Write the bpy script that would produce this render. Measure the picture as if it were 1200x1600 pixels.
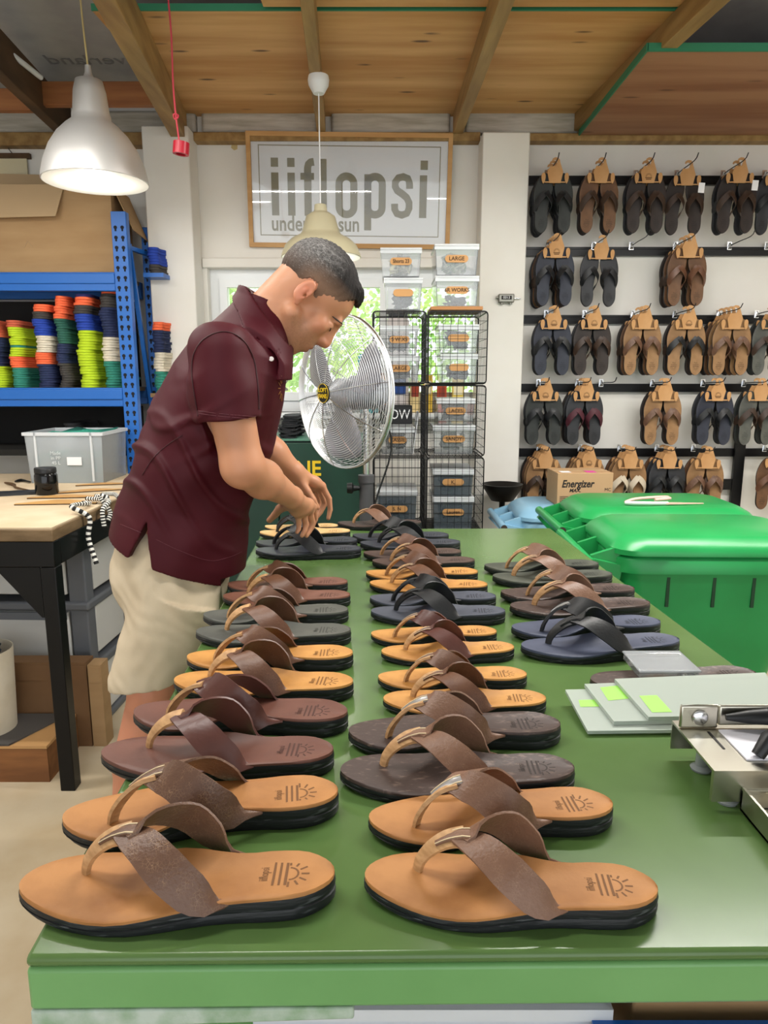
import bpy, bmesh, math, random
import numpy as np
from mathutils import Vector, Matrix, Euler
random.seed(7)
rng = np.random.default_rng(7)
for o in list(bpy.data.objects): bpy.data.objects.remove(o)
SC = bpy.context.scene
COL = SC.collection
PI = math.pi

# ------------------------------------------------------------------ camera
F = 1110.0; TH = math.radians(10.76); CZ = 1.39
cam_d = bpy.data.cameras.new('camera'); cam = bpy.data.objects.new('camera', cam_d); COL.objects.link(cam)
cam.location = (0, 0, CZ); cam.rotation_euler = (PI/2 - TH, 0, 0)
cam_d.sensor_width = 36; cam_d.lens = F/1600*36; cam_d.clip_start = .02
SC.camera = cam
# ------------------------------------------------------------------ world, light, exposure
SC.view_settings.view_transform = 'Standard'; SC.view_settings.look = 'None'
SC.view_settings.gamma = 1; SC.view_settings.use_curve_mapping = False
SC.view_settings.exposure = 0.85
W = bpy.data.worlds.new('world'); SC.world = W; W.use_nodes = True
bg = W.node_tree.nodes['Background']; bg.inputs[0].default_value = (.93, .97, 1, 1); bg.inputs[1].default_value = 1.3
def area(name, loc, rot, sx, sy, power, color=(1, 1, 1)):
    l = bpy.data.lights.new(name, 'AREA'); l.shape = 'RECTANGLE'; l.size = sx; l.size_y = sy; l.energy = power; l.color = color
    o = bpy.data.objects.new(name, l); COL.objects.link(o); o.location = loc; o.rotation_euler = rot; return o
sun = bpy.data.lights.new('sun', 'SUN'); sun.energy = 3.0; sun.angle = .1; sun.color = (1, .96, .88)
so = bpy.data.objects.new('sun', sun); COL.objects.link(so); so.rotation_euler = (math.radians(-32), math.radians(20), 0)
# fluorescent tubes on the ceiling (fixtures are above and behind the viewpoint)
area('fluorescent_light', (-.72, 1.0, 2.55), (0, 0, 0), 1.2, .12, 12, (1, .97, .92))
area('fluorescent_light', (.95, 2.05, 2.42), (0, 0, 0), 1.25, .05, 26, (1, .97, .92))
area('fluorescent_light', (-1.5, 2.0, 2.40), (0, 0, 0), 1.25, .05, 24, (1, .97, .92))
area('fluorescent_light', (2.2, 1.9, 2.42), (0, 0, 0), 1.25, .05, 14, (1, .97, .92))

# ------------------------------------------------------------------ pixel rays -> places in the room
def ray(px, py):
    x = (px-600)/F; y = -(py-800)/F
    return Vector((x, math.cos(TH)+y*math.sin(TH), -math.sin(TH)+y*math.cos(TH)))
def atY(px, py, Y):
    r = ray(px, py); return Vector((0, 0, CZ)) + r*(Y/r[1])
def atZ(px, py, z):
    r = ray(px, py); return Vector((0, 0, CZ)) + r*((z-CZ)/r[2])

# ------------------------------------------------------------------ materials
def lin(h):
    if isinstance(h, str): h = tuple(int(h[i:i+2], 16) for i in (0, 2, 4))
    return tuple(((c/255)/12.92 if c/255 <= .04045 else ((c/255+.055)/1.055)**2.4) for c in h) + (1,)
MATS = {}
def mat(name, base, rough=.5, metal=0, c2=None, scale=6, detail=5, stretch=(1, 1, 1), lo=.35, hi=.65, bump=0, bscale=40, bstretch=None,
        spec=.5, alpha=1, coat=0, emit=None, es=1, vor=None, sheen=0, sss=0, attr=None, trans=0, ior=1.45):
    if name in MATS: return MATS[name]
    m = bpy.data.materials.new(name); m.use_nodes = True; n = m.node_tree.nodes; L = m.node_tree.links
    b = n['Principled BSDF']
    b.inputs['Base Color'].default_value = lin(base); b.inputs['Roughness'].default_value = rough; b.inputs['Metallic'].default_value = metal
    b.inputs['Specular IOR Level'].default_value = spec; b.inputs['Alpha'].default_value = alpha; b.inputs['Coat Weight'].default_value = coat
    b.inputs['Sheen Weight'].default_value = sheen; b.inputs['Transmission Weight'].default_value = trans; b.inputs['IOR'].default_value = ior
    if sss:
        b.inputs['Subsurface Weight'].default_value = sss; b.inputs['Subsurface Radius'].default_value = (1, .35, .2); b.inputs['Subsurface Scale'].default_value = .008
    if emit:
        b.inputs['Emission Color'].default_value = lin(emit); b.inputs['Emission Strength'].default_value = es
    tc = n.new('ShaderNodeTexCoord')
    def noise(sc, det, st):
        mp = n.new('ShaderNodeMapping'); mp.inputs['Scale'].default_value = st; L.new(tc.outputs['Object'], mp.inputs[0])
        t = n.new('ShaderNodeTexNoise'); t.inputs['Scale'].default_value = sc; t.inputs['Detail'].default_value = det; L.new(mp.outputs[0], t.inputs[0]); return t
    colour = None
    if attr:
        a = n.new('ShaderNodeAttribute'); a.attribute_name = attr; colour = a.outputs['Color']
    if c2 is not None:
        t = noise(scale, detail, stretch)
        r = n.new('ShaderNodeMapRange'); r.inputs[1].default_value = lo; r.inputs[2].default_value = hi; L.new(t.outputs[0], r.inputs[0])
        mx = n.new('ShaderNodeMix'); mx.data_type = 'RGBA'; L.new(r.outputs[0], mx.inputs[0])
        if colour: L.new(colour, mx.inputs[6])
        else: mx.inputs[6].default_value = lin(base)
        mx.inputs[7].default_value = lin(c2); colour = mx.outputs[2]
    if vor:                                             # (colour, scale, width, stretch): thin crackle lines
        v = n.new('ShaderNodeTexVoronoi'); v.feature = 'DISTANCE_TO_EDGE'; v.inputs['Scale'].default_value = vor[1]
        t2 = noise(vor[1]*.25, 3, (1, 1, 1))
        L.new(tc.outputs['Object'], v.inputs[0])
        r2 = n.new('ShaderNodeMapRange'); r2.inputs[1].default_value = 0; r2.inputs[2].default_value = vor[2]; r2.inputs[3].default_value = 1; r2.inputs[4].default_value = 0
        L.new(v.outputs[0], r2.inputs[0])
        mu = n.new('ShaderNodeMath'); mu.operation = 'MULTIPLY'; L.new(r2.outputs[0], mu.inputs[0])
        r3 = n.new('ShaderNodeMapRange'); r3.inputs[1].default_value = .42; r3.inputs[2].default_value = .62; L.new(t2.outputs[0], r3.inputs[0]); L.new(r3.outputs[0], mu.inputs[1])
        mx = n.new('ShaderNodeMix'); mx.data_type = 'RGBA'; L.new(mu.outputs[0], mx.inputs[0])
        if colour: L.new(colour, mx.inputs[6])
        else: mx.inputs[6].default_value = lin(base)
        mx.inputs[7].default_value = lin(vor[0]); colour = mx.outputs[2]
    if colour: L.new(colour, b.inputs['Base Color'])
    if bump:
        t = noise(bscale, 4, bstretch or (1, 1, 1)); bp = n.new('ShaderNodeBump'); bp.inputs['Strength'].default_value = bump; bp.inputs['Distance'].default_value = .004
        L.new(t.outputs[0], bp.inputs['Height']); L.new(bp.outputs[0], b.inputs['Normal'])
    MATS[name] = m; return m
def ply(name, base, c2, knot, kx=None):
    m = mat(name, base, .62, c2=c2, scale=1.7, detail=6, stretch=(.6, 5, 5), lo=.38, hi=.66, bump=.05)
    n = m.node_tree.nodes; L = m.node_tree.links; b = n['Principled BSDF']
    src = b.inputs['Base Color'].links[0].from_socket
    tc = [x for x in n if x.type == 'TEX_COORD'][0]
    mp = n.new('ShaderNodeMapping'); mp.inputs['Scale'].default_value = (3.2, 11, 11); L.new(tc.outputs['Object'], mp.inputs[0])
    v = n.new('ShaderNodeTexVoronoi'); v.inputs['Scale'].default_value = 1.0; v.inputs['Randomness'].default_value = .85; L.new(mp.outputs[0], v.inputs[0])
    r = n.new('ShaderNodeMapRange'); r.inputs[1].default_value = .07; r.inputs[2].default_value = .15; r.inputs[3].default_value = .9; r.inputs[4].default_value = 0; L.new(v.outputs[0], r.inputs[0])
    # knots come in bands across the veneer
    w = n.new('ShaderNodeTexNoise'); w.inputs['Scale'].default_value = 1.3
    mp2 = n.new('ShaderNodeMapping'); mp2.inputs['Scale'].default_value = (1.3, .1, .1); L.new(tc.outputs['Object'], mp2.inputs[0]); L.new(mp2.outputs[0], w.inputs[0])
    r2 = n.new('ShaderNodeMapRange'); r2.inputs[1].default_value = .44; r2.inputs[2].default_value = .5; L.new(w.outputs[0], r2.inputs[0])
    mu = n.new('ShaderNodeMath'); mu.operation = 'MULTIPLY'; L.new(r.outputs[0], mu.inputs[0]); L.new(r2.outputs[0], mu.inputs[1])
    mx = n.new('ShaderNodeMix'); mx.data_type = 'RGBA'; L.new(mu.outputs[0], mx.inputs[0]); L.new(src, mx.inputs[6]); mx.inputs[7].default_value = lin(knot)
    L.new(mx.outputs[2], b.inputs['Base Color']); return m

WHITE = mat('white_paint', 'e9e6df', .75, c2='e3dfd6', scale=3, bump=.06, bscale=30)
BLACKM = mat('black_metal', '0e0e0f', .35, metal=.4)
BLACKP = mat('black_plastic', '101112', .42)
BLACKR = mat('black_rubber', '15171a', .6, c2='2b2e33', scale=14, stretch=(1, 1, 6), bump=.1)
GREEN = mat('green_enamel', '4c6836', .24, c2='56723f', scale=5, bump=.04, bscale=25)
BINGREEN = mat('bin_green', '1b8845', .33, c2='22944e', scale=4, bump=.03, bscale=8)
BINBLUE = mat('bin_blue', '86b4cf', .4)
RACKBLUE = mat('rack_blue', '1f62b4', .38)
CARD = mat('corrugated_card', 'a98a63', .85, c2='9d7d57', scale=3, stretch=(1, 1, 5), bump=.05)
CARDD = mat('dark_card', '7a5b3c', .85, c2='6a4c30', scale=4)
TIMBER = mat('timber', 'a88753', .6, c2='866639', scale=2.5, detail=7, stretch=(9, .8, 9), bump=.12, bscale=20, bstretch=(8, .6, 8))
TIMBERX = mat('timber_red', 'a0693c', .6, c2='83502b', scale=2.5, detail=7, stretch=(.8, 9, 9))
TIMBERD = mat('dark_timber', '5a4026', .7, c2='443019', scale=2.5, detail=6, stretch=(6, 1, 6))
PINE = mat('pine', 'c79a60', .5, c2='b88a50', scale=4, stretch=(1, 6, 6))
STEEL = mat('brushed_steel', 'c2beb0', .28, metal=1, bump=.03, bscale=30, bstretch=(1, 20, 20))
CHROME = mat('chrome_wire', 'd8dadd', .22, metal=1)
ALU = mat('aluminium', 'e2e0dd', .42, metal=.7)
PAPER = mat('white_paper', 'e6e6e8', .7)
GREYP = mat('grey_plastic', '5b5e63', .5)
def glassy(name, tint, cover, rough=.03, body_rough=.4):
    """clear sheet: fresnel reflection over a see-through body that is hazed by `cover`"""
    m = mat(name, tint, body_rough); n = m.node_tree.nodes; L = m.node_tree.links
    tr = n.new('ShaderNodeBsdfTransparent'); gl = n.new('ShaderNodeBsdfGlossy'); gl.inputs['Roughness'].default_value = rough
    fr = n.new('ShaderNodeFresnel'); fr.inputs[0].default_value = 1.45
    m1 = n.new('ShaderNodeMixShader'); m1.inputs[0].default_value = cover; L.new(tr.outputs[0], m1.inputs[1]); L.new(n['Principled BSDF'].outputs[0], m1.inputs[2])
    m2 = n.new('ShaderNodeMixShader'); L.new(fr.outputs[0], m2.inputs[0]); L.new(m1.outputs[0], m2.inputs[1]); L.new(gl.outputs[0], m2.inputs[2])
    L.new(m2.outputs[0], n['Material Output'].inputs[0]); return m
CLEAR = glassy('clear_plastic', 'e4e9ec', .16, .08)
FROST = glassy('frosted_plastic', 'eaf2f7', .30, .2)
LIDP = mat('lid_plastic', 'dfe3e6', .3, alpha=.7)
WIRE = mat('black_wire', '161515', .4, metal=.3)
GLASS = glassy('window_glass', 'ffffff', .03, .02)
UPVC = mat('white_upvc', 'e2e5e6', .35)
YELLOW = mat('yellow_paint', 'd6b51f', .5)
INK = mat('dark_ink', '1d1a18', .7)
CONC = mat('concrete_floor', 'cabfa8', .55, c2='a18a66', scale=1.8, detail=8, lo=.3, hi=.72, bump=.05, bscale=12)

# ------------------------------------------------------------------ mesh building
class MB:
    def __init__(s): s.v = []; s.f = []; s.m = []; s.mi = 0
    def add(s, vs, fs, M=None):
        k = len(s.v)
        s.v += [tuple(M @ Vector(p)) if M is not None else tuple(p) for p in vs]
        s.f += [tuple(i+k for i in f) for f in fs]; s.m += [s.mi]*len(fs); return s
    def box(s, x0, x1, y0, y1, z0, z1, M=None):
        return s.add([(x0, y0, z0), (x1, y0, z0), (x1, y1, z0), (x0, y1, z0), (x0, y0, z1), (x1, y0, z1), (x1, y1, z1), (x0, y1, z1)],
                     [(0, 3, 2, 1), (4, 5, 6, 7), (0, 1, 5, 4), (1, 2, 6, 5), (2, 3, 7, 6), (3, 0, 4, 7)], M)
    def hexa(s, lo, hi):                      # two quads of four points
        return s.add(list(lo)+list(hi), [(0, 3, 2, 1), (4, 5, 6, 7), (0, 1, 5, 4), (1, 2, 6, 5), (2, 3, 7, 6), (3, 0, 4, 7)])
    def tube(s, pts, r, n=8, closed=False, caps=True):
        P = [Vector(p) for p in pts]; N = len(P); rs = r if isinstance(r, (list, tuple)) else [r]*N
        ref = None; rings = []
        for i in range(N):
            a = P[(i-1) % N] if (closed or i > 0) else P[i]; b = P[(i+1) % N] if (closed or i < N-1) else P[i]
            t = (b-a).normalized()
            if ref is None: ref = t.orthogonal().normalized()
            ref = (ref - t*ref.dot(t)); ref = ref.normalized() if ref.length > 1e-6 else t.orthogonal().normalized()
            q = t.cross(ref)
            rings.append([P[i] + (ref*math.cos(2*PI*k/n) + q*math.sin(2*PI*k/n))*rs[i] for k in range(n)])
        vs = [p for rg in rings for p in rg]; fs = []
        for i in range(N if closed else N-1):
            j = (i+1) % N
            for k in range(n): fs.append((i*n+k, i*n+(k+1) % n, j*n+(k+1) % n, j*n+k))
        if not closed and caps: fs += [tuple(range(n))[::-1], tuple((N-1)*n+k for k in range(n))]
        return s.add(vs, fs)
    def cyl(s, p0, p1, r0, r1=None, n=16): return s.tube([p0, p1], [r0, r0 if r1 is None else r1], n)
    def lathe(s, prof, n=32, M=None, c=(0, 0, 0)):
        vs = []; fs = []; N = len(prof)
        for r, z in prof:
            for k in range(n): vs.append((c[0]+r*math.cos(2*PI*k/n), c[1]+r*math.sin(2*PI*k/n), c[2]+z))
        for i in range(N-1):
            for k in range(n): fs.append((i*n+k, i*n+(k+1) % n, (i+1)*n+(k+1) % n, (i+1)*n+k))
        if prof[0][0] > 1e-6 and prof[0] != prof[-1]: fs.append(tuple(range(n))[::-1])
        if prof[-1][0] > 1e-6 and prof[0] != prof[-1]: fs.append(tuple((N-1)*n+k for k in range(n)))
        return s.add(vs, fs, M)
    def prism(s, poly, z0, z1, M=None):
        n = len(poly)
        return s.add([(x, y, z0) for x, y in poly]+[(x, y, z1) for x, y in poly],
                     [tuple(range(n))[::-1], tuple(range(n, 2*n))]+[(k, (k+1) % n, n+(k+1) % n, n+k) for k in range(n)], M)
    def loft(s, loops, caps=True, M=None):
        n = len(loops[0]); vs = [p for l in loops for p in l]; fs = []
        for i in range(len(loops)-1):
            for k in range(n): fs.append((i*n+k, i*n+(k+1) % n, (i+1)*n+(k+1) % n, (i+1)*n+k))
        if caps: fs += [tuple(range(n))[::-1], tuple((len(loops)-1)*n+k for k in range(n))]
        return s.add(vs, fs, M)
    def ribbon(s, cs, ws, ns, th):            # centres, half-width vectors, normals, thickness
        loops = []
        for c, w, nn in zip(cs, ws, ns):
            c = Vector(c); w = Vector(w); nn = Vector(nn)*th/2
            loops.append([c-w-nn, c-w*.5-nn*.6, c-nn*.4+nn*0, c+w*.5-nn*.6, c+w-nn, c+w+nn, c+w*.5+nn*1.5, c+nn*1.8, c-w*.5+nn*1.5, c-w+nn])
        return s.loft(loops)
    def mesh(s, name, mats, smooth=38, merge=0, recalc=True):
        me = bpy.data.meshes.new(name); me.from_pydata(s.v, [], s.f)
        if not isinstance(mats, (list, tuple)): mats = [mats]
        for m in mats: me.materials.append(m)
        if len(mats) > 1: me.polygons.foreach_set('material_index', s.m)
        if recalc or merge:
            bm = bmesh.new(); bm.from_mesh(me)
            if merge: bmesh.ops.remove_doubles(bm, verts=bm.verts, dist=merge)
            bmesh.ops.recalc_face_normals(bm, faces=bm.faces); bm.to_mesh(me); bm.free()
        if smooth:
            me.polygons.foreach_set('use_smooth', [True]*len(me.polygons)); me.set_sharp_from_angle(angle=math.radians(smooth))
        return me
    def build(s, name, mats, parent=None, smooth=38, bevel=0, merge=0, loc=None):
        return link(name, s.mesh(name, mats, smooth, merge), parent, bevel, loc)
def link(name, me, parent=None, bevel=0, loc=None):
    o = bpy.data.objects.new(name, me); COL.objects.link(o)
    if parent: o.parent = parent
    if loc is not None: o.location = loc
    if bevel:
        b = o.modifiers.new('bevel', 'BEVEL'); b.width = bevel; b.segments = 2; b.limit_method = 'ANGLE'; b.angle_limit = math.radians(50)
    return o
def tag(o, label, cat, group=None):
    o['label'] = label; o['category'] = cat
    if group: o['group'] = group
    return o
def thing(name, label, cat, loc=(0, 0, 0), rot=(0, 0, 0), group=None, sc=1):
    o = bpy.data.objects.new(name, None); COL.objects.link(o); o.empty_display_size = .05
    o.location = loc; o.rotation_euler = rot; o.scale = (sc, sc, sc); return tag(o, label, cat, group)
def struct(o): o['kind'] = 'structure'; return o
def copy_tree(o, parent=None):
    c = o.copy(); COL.objects.link(c); c.parent = parent
    for ch in list(o.children): copy_tree(ch, c)
    return c
ORD = ['first', 'second', 'third', 'fourth', 'fifth', 'sixth', 'seventh', 'eighth', 'ninth', 'tenth', 'eleventh', 'twelfth', 'thirteenth', 'fourteenth', 'fifteenth', 'sixteenth', 'seventeenth', 'eighteenth', 'nineteenth', 'twentieth']
ORD += ['twenty-'+x for x in ORD[:9]] + ['thirtieth'] + ['thirty-'+x for x in ORD[:9]] + ['fortieth'] + ['forty-'+x for x in ORD[:9]]
TXT = {}
def text_mesh(body, size=1, extrude=.002, shear=0, offset=0, width=1):
    k = (body, size, extrude, shear, offset, width)
    if k in TXT: return TXT[k]
    c = bpy.data.curves.new('lettering', 'FONT'); c.body = body; c.size = size; c.extrude = extrude; c.shear = shear; c.offset = offset
    c.align_x = 'CENTER'; c.align_y = 'CENTER'; c.resolution_u = 3
    o = bpy.data.objects.new('lettering', c); COL.objects.link(o)
    me = bpy.data.meshes.new_from_object(o.evaluated_get(bpy.context.evaluated_depsgraph_get()))
    bpy.data.objects.remove(o); bpy.data.curves.remove(c)
    me.transform(Matrix.Diagonal((width, 1, 1, 1))); TXT[k] = me; return me
FRONT = Matrix.Rotation(PI/2, 4, 'X')          # letters upright, facing -Y
def text(name, body, M, m, parent, **kw):
    me = text_mesh(body, **kw).copy(); me.materials.clear(); me.materials.append(m); me.transform(M)
    return link(name, me, parent)
def catmull(xs, ys, x):
    i = max(0, min(len(xs)-2, int(np.searchsorted(xs, x, side='right'))-1)); h = xs[i+1]-xs[i]; t = (x-xs[i])/h
    def sl(j):
        if j <= 0: return (ys[1]-ys[0])/(xs[1]-xs[0])
        if j >= len(xs)-1: return (ys[-1]-ys[-2])/(xs[-1]-xs[-2])
        return (ys[j+1]-ys[j-1])/(xs[j+1]-xs[j-1])
    return (2*t**3-3*t*t+1)*ys[i]+(t**3-2*t*t+t)*h*sl(i)+(-2*t**3+3*t*t)*ys[i+1]+(t**3-t*t)*h*sl(i+1)
def path(pts, n):                               # smooth path through points
    P = [Vector(p) for p in pts]; xs = [0]
    for a, b in zip(P, P[1:]): xs.append(xs[-1]+(b-a).length)
    return [Vector([catmull(xs, [p[k] for p in P], xs[-1]*i/(n-1)) for k in range(3)]) for i in range(n)]

# ================================================================== ROOM
YW = 3.95
XL, XR, YB = -3.3, 3.0, -3.2
struct(MB().box(XL, XR, YB, YW+.2, -.1, 0).build('floor', CONC))
ztop = 3.0
# back wall with a window opening
wx0, wx1 = atY(327, 500, YW).x, .62
wz0, wz1 = 1.20, atY(400, 419, YW).z
b = MB()
b.box(XL, wx0, YW, YW+.2, 0, ztop).box(wx1, XR, YW, YW+.2, 0, ztop).box(wx0, wx1, YW, YW+.2, 0, wz0).box(wx0, wx1, YW, YW+.2, wz1, ztop)
struct(b.build('wall_back', WHITE))
struct(MB().box(XL-.15, XL, YB, YW+.2, 0, ztop).build('wall_left', WHITE))
struct(MB().box(XR, XR+.15, YB, YW+.2, 0, ztop).build('wall_right', WHITE))
# pillars
pz = atY(270, 196, YW-.17).z
x0, x1 = atY(232, 400, YW-.17).x, atY(303, 400, YW-.17).x
struct(MB().box(x0, x1, YW-.17, YW, 0, pz).build('pillar_left', WHITE, bevel=.006))
px0, px1 = atY(750, 400, YW-.17).x, atY(822, 400, YW-.17).x
struct(MB().box(px0, px1, YW-.17, YW, 0, atY(780, 206, YW-.17).z).build('pillar_right', WHITE, bevel=.006))
# window: frame, sash, panes
w = struct(MB().box(wx0, wx1, YW+.06, YW+.12, wz0, wz0+.06).box(wx0, wx1, YW+.06, YW+.12, wz1-.045, wz1).box(wx0, wx0+.05, YW+.061, YW+.119, wz0+.06, wz1-.045)
           .box(wx1-.05, wx1, YW+.061, YW+.119, wz0+.06, wz1-.045).box(.02, .09, YW+.061, YW+.119, wz0+.06, wz1-.045).build('window_1', UPVC))
for a, c in ((wx0+.052, .018), (.092, wx1-.052)):
    MB().box(a, c, YW+.045, YW+.105, wz0+.062, wz0+.107).box(a, c, YW+.045, YW+.105, wz1-.092, wz1-.047).box(a, a+.04, YW+.046, YW+.104, wz0+.107, wz1-.092).box(c-.04, c, YW+.046, YW+.104, wz0+.107, wz1-.092).build('window_sash', UPVC, w)
    MB().box(a+.03, c-.03, YW+.07, YW+.076, wz0+.08, wz1-.07).build('window_pane', GLASS, w)
MB().box(wx0-.03, wx1+.03, YW-.13, YW+.07, wz0-.03, wz0).build('window_sill', UPVC, w, bevel=.006)
struct(MB().box(wx0-.02, wx1+.1, YW-.025, YW, wz1+.0, wz1+.05).build('trim_1', WHITE, bevel=.005))
# timber plate and whitewashed infill under the roof
zp0, zp1 = atY(600, 222, YW-.05).z, atY(600, 208, YW-.05).z
struct(MB().box(XL, x0, YW-.07, YW, zp0-.02, zp1).box(x1, px0, YW-.07, YW, zp0, zp1).box(px1, XR, YW-.07, YW, zp0, zp1-.005).build('trim_2', TIMBER, bevel=.004))
ROUGHW = mat('limewashed_timber', 'c8c4ba', .85, c2='a9a396', scale=5, stretch=(1, 4, 9), bump=.5, bscale=16, bstretch=(1, 4, 6))
for k, (a, c) in enumerate(((-20, 108), (114, 306), (316, 497), (518, 703), (728, 905))):
    A, B = atY(a, 190, YW-.03).x, atY(c, 190, YW-.03).x
    struct(MB().box(A, B, YW-.05, YW+.05, zp1+.002, atY(600, 174, YW-.03).z).build('trim_%d' % (3+k), ROUGHW, bevel=.015))
# roof: plywood lining, rafters, grey underlay
def zc(Y): return atY(640, 182, YW).z + .05*(Y-YW)
PLY = ply('plywood_lining', 'dcae74', 'c08a4c', '4a2f18')
PLYR = ply('plywood_red', 'a97a58', '915f40', '6d4730')
GEDGE = mat('green_edge', '2f7d5a', .6)
xa, xb = atY(306, 190, YW).x, atY(905, 190, YW).x
yseam = 2.75
def slab(X0, X1, Y0, Y1, up=0, th=.018):
    return MB().hexa([(X0, Y0, zc(Y0)+up), (X1, Y0, zc(Y0)+up), (X1, Y1, zc(Y1)+up), (X0, Y1, zc(Y1)+up)],
                     [(X0, Y0, zc(Y0)+up+th), (X1, Y0, zc(Y0)+up+th), (X1, Y1, zc(Y1)+up+th), (X0, Y1, zc(Y1)+up+th)])
ce = struct(slab(xa-.05, xb+.15, yseam, YW).build('ceiling', PLY))
slab(xa-.05, xb+.15, yseam-.008, yseam-.001, -.002, .022).build('edge_band', GEDGE, ce)
struct(slab(xa+.55, xb+.15, 2.25, yseam-.03, .0).build('ceiling_2', PLY))
UNDER = mat('roof_underlay', 'a8a8a8', .6, c2='969698', scale=6, bump=.2, bscale=10)
struct(MB().hexa([(XL, YB, 3.0), (XR, YB, 3.0), (XR, YW+.2, 2.74), (XL, YW+.2, 2.74)], [(XL, YB, 3.03), (XR, YB, 3.03), (XR, YW+.2, 2.77), (XL, YW+.2, 2.77)]).build('ceiling_3', UNDER))
m_faint = mat('faint_print', '7c7c7e', .6)
def underz(Y): return 2.74+(YW+.2-Y)*(.26/(YW+.2-YB))
p = atY(165, 85, 3.0); yy = 3.02
text('printed_lettering', 'Coverland', Matrix.Translation((-1.24, 3.45, underz(3.45)-.003)) @ Matrix.Rotation(-.035, 4, 'X') @ Matrix.Rotation(PI, 4, 'Z'), m_faint, bpy.data.objects['ceiling_3'], size=.12, extrude=.0005)
def rafter(pts, wdt, hgt, m, nm='ceiling_beam', drop=0):
    (X0, Y0), (X1, Y1) = pts
    b = MB(); h0, h1 = zc(Y0)-drop, zc(Y1)-drop
    b.hexa([(X0-wdt/2, Y0, h0-hgt), (X0+wdt/2, Y0, h0-hgt), (X1+wdt/2, Y1, h1-hgt), (X1-wdt/2, Y1, h1-hgt)],
           [(X0-wdt/2, Y0, h0-.001), (X0+wdt/2, Y0, h0-.001), (X1+wdt/2, Y1, h1-.001), (X1-wdt/2, Y1, h1-.001)])
    return struct(b.build(nm, m, bevel=.003))
rafter(((-.224, 2.2), (-.318, YW-.06)), .045, .09, TIMBER)
rafter(((.378, 2.2), (.373, YW-.06)), .05, .10, TIMBER)
rafter(((-.807, 2.2), (-1.03, YW-.06)), .07, .14, TIMBER)
rafter(((1.06, 2.2), (.99, YW-.06)), .06, .085, TIMBER)
rafter(((-1.36, 2.2), (-1.60, YW-.06)), .05, .16, TIMBERD, drop=-.03)
rafter(((1.85, 2.2), (1.7, YW-.06)), .05, .12, TIMBERD, drop=-.12)
tz = atY(150, 148, 3.45).z
struct(MB().box(-1.53, -.99, 3.43, 3.47, tz-.048, tz+.048).build('ceiling_brace', TIMBERX, bevel=.003))
struct(MB().box(-2.6, -1.57, 3.43, 3.47, tz-.07, tz+.02).build('ceiling_brace', TIMBERX, bevel=.003))
# lower plywood shelf sheet over the display
c1 = atY(1012, 80, 2.85); c2 = atY(907, 210, YW-.09)
b = MB().hexa([(c1.x, 2.85, c1.z), (XR, 2.85, c1.z), (XR, YW-.08, c2.z), (c2.x, YW-.08, c2.z)], [(c1.x, 2.85, c1.z+.02), (XR, 2.85, c1.z+.02), (XR, YW-.08, c2.z+.02), (c2.x, YW-.08, c2.z+.02)])
sh = struct(b.build('ceiling_4', PLYR))
MB().hexa([(c1.x-.004, 2.84, c1.z-.003), (XR, 2.84, c1.z-.003), (XR, 2.849, c1.z-.003), (c1.x-.004, 2.849, c1.z-.003)], [(c1.x-.004, 2.84, c1.z+.024), (XR, 2.84, c1.z+.024), (XR, 2.849, c1.z+.024), (c1.x-.004, 2.849, c1.z+.024)]).build('edge_band', GEDGE, sh)
MB().hexa([(c1.x-.008, 2.84, c1.z-.003), (c1.x-.001, 2.84, c1.z-.003), (c2.x-.001, YW-.08, c2.z-.003), (c2.x-.008, YW-.08, c2.z-.003)], [(c1.x-.008, 2.84, c1.z+.024), (c1.x-.001, 2.84, c1.z+.024), (c2.x-.001, YW-.08, c2.z+.024), (c2.x-.008, YW-.08, c2.z+.024)]).build('edge_band', GEDGE, sh)

# ------------------------------------------------------------------ outside: bushes
LEAF = mat('leaf_green', '7fb54a', .6, c2='c4dc7a', scale=2)
def bush(cx, cy, cz, r, h, n, label):
    b = MB()
    for i in range(n):
        u = rng.normal(size=3); u /= np.linalg.norm(u); rr = rng.uniform(.6, 1)
        p = Vector((cx+u[0]*r*rr, cy+u[1]*r*.6*rr, cz+u[2]*h*rr)); d = Vector(rng.normal(size=3)).normalized(); e = d.orthogonal()*.025; d = d*.06
        b.add([p, p+d*.5+e, p+d, p+d*.5-e], [(0, 1, 2, 3)])
    t = thing('bush', label, 'bush', (0, 0, 0), group='bushes outside the window')
    b.build('foliage', LEAF, t, smooth=0); MB().tube([(cx, cy, 0), (cx+.05, cy, cz)], [.05, .02]).build('stem', TIMBERD, t)
bush(-.85, 5.9, 1.6, .75, 1.1, 2600, 'leafy bush outside the window at its left end')
bush(.25, 7.4, 1.5, .7, 1.3, 2600, 'leafy bush outside the window behind the fan')
bush(1.55, 5.8, 1.4, .7, 1.1, 2200, 'leafy bush outside the window behind the wire cages')
struct(MB().box(-8, 8, YW+.2, 12, -.15, -.05).build('ground', mat('lawn', '7f9a4b', .9, c2='a4b86a', scale=3)))

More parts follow.
